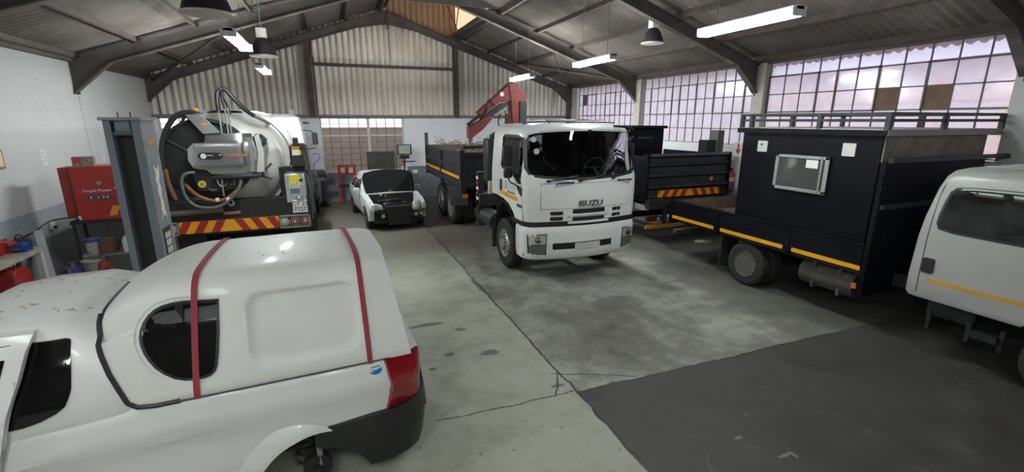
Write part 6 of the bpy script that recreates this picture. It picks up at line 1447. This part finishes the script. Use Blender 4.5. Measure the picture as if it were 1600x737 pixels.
# wall fittings
o = thing('socket_box', 'white wall socket on the grey dado of the left wall', 'socket', (XL+.0, 11.2, .95)); MB().box(0, .05, -.07, .07, -.07, .07).build('socket_plate', white_plain, o, bevel=.006); MB().box(.05, .09, -.03, .02, -.05, .0).build('plug', ink, o); MB().box(.05, .06, .03, .05, -.06, -.04).build('green_light', mat('green_lamp', (.1, .3, .06), .4), o)
tag(MB().tube([(XL+.02, 9.55, .95), (XL+.02, 9.8, .95), (XL+.02, 10.6, .95), (XL+.02, 11.0, 1.04), (XL+.02, 11.3, 1.05), (-4.66, 11.2, 1.10)], .012, n=6, smooth=1).build('power_cable', ink), 'black power cable running along the left wall to the red cabinet', 'cable')
for (y, z, w, h, lb) in ((11.5, 2.22, .22, .3, 'faded paper notice on the left wall above the bench'), (14.0, 2.12, .2, .36, 'faded paper notice on the left wall behind the lift column')):
    o = thing('wall_notice', lb, 'notice', (XL, y, z)); MB().box(0, .006, -w/2, w/2, -h/2, h/2).build('sheet', mat('grey_notice', (.55, .55, .55), .7, var=.1, vscale=20), o)
    for k in range(3): MB().box(.006, .008, -w*.3, w*.3, h*.22-k*h*.25, h*.34-k*h*.25).build('printed_block', mat('faint_print', (.45, .45, .46), .7), o)
o = thing('picture_frame', 'brown framed board on the left wall at the edge of the photo', 'frame', (XL, 9.98, 2.28)); MB().box(0, .03, -.3, .3, -.16, .16).build('board', mat('brown_board', (.25, .14, .08), .6), o); MB().box(.03, .035, -.26, .26, -.12, .12).build('face', mat('cream_face', (.6, .5, .35), .6), o)

# ------------------------------------------------------------------ along the gable wall
o = thing('hydraulic_press', 'red workshop press frame standing by the gable window', 'press', (.48, 17.55, 0))
for x in (-.26, .26): MB().box(x-.04, x+.04, -.04, .04, 0, 1.36).build('upright', red_paint, o); MB().box(x-.05, x+.05, -.2, .2, 0, .04).build('foot', red_paint, o)
MB().box(-.3, .3, -.05, .05, 1.30, 1.38).box(-.3, .3, -.045, .045, 1.0, 1.06).build('head_beam', red_paint, o); MB().cyl((0, 0, 1.32), (0, 0, 1.08), .05, n=12).build('ram', red_paint, o); MB().box(-.32, .30, -.07, .07, .58, .68).build('bed_beam', dark_grime, o)
for x in (-.15, .15): MB().box(x-.06, x+.06, -.055, -.045, 1.1, 1.26).build('pale_plate', mat('pale_press_plate', (.45, .4, .38), .6), o)
o = thing('bench_grinder', 'black bench grinder on a pedestal by the tanker cab', 'grinder', (-.36, 17.2, 0)); MB().prism([(-.2, 0), (.2, 0), (.06, .2), (-.06, .2)], 'y', -.16, .16).build('pedestal_foot', black_pl, o); MB().box(-.05, .05, -.05, .05, .2, .98).build('pedestal', black_pl, o); MB().box(-.1, .1, -.1, .1, .98, 1.02).cyl((-.12, 0, 1.12), (.12, 0, 1.12), .09, n=16).build('motor', mat('dark_green_motor', (.05, .06, .055), .5), o)
for s in (-1, 1): MB().cyl((s*.16, 0, 1.12), (s*.21, 0, 1.12), .11, n=20).build('grinding_wheel', grey_steel, o)
MB().box(-.09, .09, -.12, -.1, .9, 1.0).build('tool_rest', grey_steel, o)
o = thing('steel_cabinet', 'dark green cabinet standing under the right half of the gable window', 'cabinet', (1.72, 17.72, 0)); MB().box(-.5, .46, -.14, .14, .5, 1.80).build('cabinet_body', green_grey, o, bevel=.01); MB().box(-.04, -.03, -.145, -.14, .52, 1.78).build('door_gap', ink, o)
for x in (-.45, .41): MB().box(x-.03, x+.03, -.12, .12, 0, .5).build('leg', green_grey, o)
o = thing('screen_stand', 'pale green display screen on a dark pole stand by the gable wall', 'screen', (2.52, 17.45, 0)); MB().cyl((0, .05, 0), (0, .05, 1.66), .035, n=10).build('pole', mat('dark_rust_pole', (.06, .03, .03), .6), o); MB().box(-.25, .25, -.2, .3, 0, .05).build('base', dark_grime, o); MB().box(-.24, .26, -.06, .1, 1.68, 2.05).build('screen_case', mat('black_screen_case', (.03, .03, .032), .5), o, bevel=.015); MB().box(-.21, .20, -.066, -.058, 1.72, 2.02).build('screen_face', mat('pale_green_screen', (.33, .38, .33), .3), o); MB().box(-.16, .16, -.1, .12, 1.54, 1.66).box(-.1, .36, -.1, .05, 1.42, 1.45).build('shelf_bracket', ink, o)
for x in (-.12, .03): MB().lathe([(0, 0), (.04, 0), (.045, .1), (.02, .17), (0, .18)], (x, -.08, 1.1), 'z', 12).build('hanging_bottle', white_plain, o)
MB().box(-.2, .15, -.12, .05, 1.05, 1.1).build('low_tray', dark_grime, o)
o = thing('fire_extinguisher', 'red fire extinguisher hung on the right wall below the red arrow', 'extinguisher', (XR-.11, 8.98, 1.18)); MB().lathe([(0, 0), (.085, 0), (.09, .02), (.09, .38), (.06, .46), (.03, .48), (.03, .5), (0, .5)], (0, 0, 0), 'z', 24).build('cylinder', mat('bright_red_enamel', (.4, .015, .02), .35, coat=.3), o); MB().box(-.03, .03, -.02, .06, .5, .54).bar((0, 0, .54), (-.02, .12, .57), .03, .015).build('valve', ink, o); MB().tube([(0, .03, .5), (-.02, .14, .46), (-.03, .13, .2), (-.02, .1, .05)], .013, n=6, smooth=1).build('hose', ink, o)
MB().lathe([(.091, .22), (.0915, .22), (.0915, .33), (.091, .33)], (0, 0, 0), 'z', 24).build('white_label', mat('pale_label', (.55, .5, .52), .5), o); MB().lathe([(.091, .06), (.0915, .06), (.0915, .18), (.091, .18)], (0, 0, 0), 'z', 24).build('purple_label', mat('purple_label', (.12, .05, .14), .5), o); MB().box(.05, .13, -.03, .03, .1, .4).build('wall_bracket', grey_steel, o)
o = thing('arrow_sign', 'small white sign with a red down arrow on the right wall', 'sign', (XR, 8.95, 2.2)); MB().box(-.006, 0, -.16, .16, -.2, .16).build('plate', mat('white_sign_plate', (.7, .7, .68), .5), o); MB().prism([(-.025, .13), (.025, .13), (.025, -.02), (.1, .02), (0, -.14), (-.1, .02), (-.025, -.02)], 'x', -.011, -.006).build('red_arrow', mat('sign_red', (.45, .05, .02), .5), o)
o = thing('wall_sprig', 'white wall socket on the grey dado of the gable wall', 'socket', (2.95, YB, 1.0)); o.name = 'wall_socket'; MB().box(-.09, .09, -.05, 0, -.07, .07).build('socket_plate', white_plain, o, bevel=.006); MB().box(-.03, .02, -.08, -.05, -.03, .03).build('plug', white_plain, o)
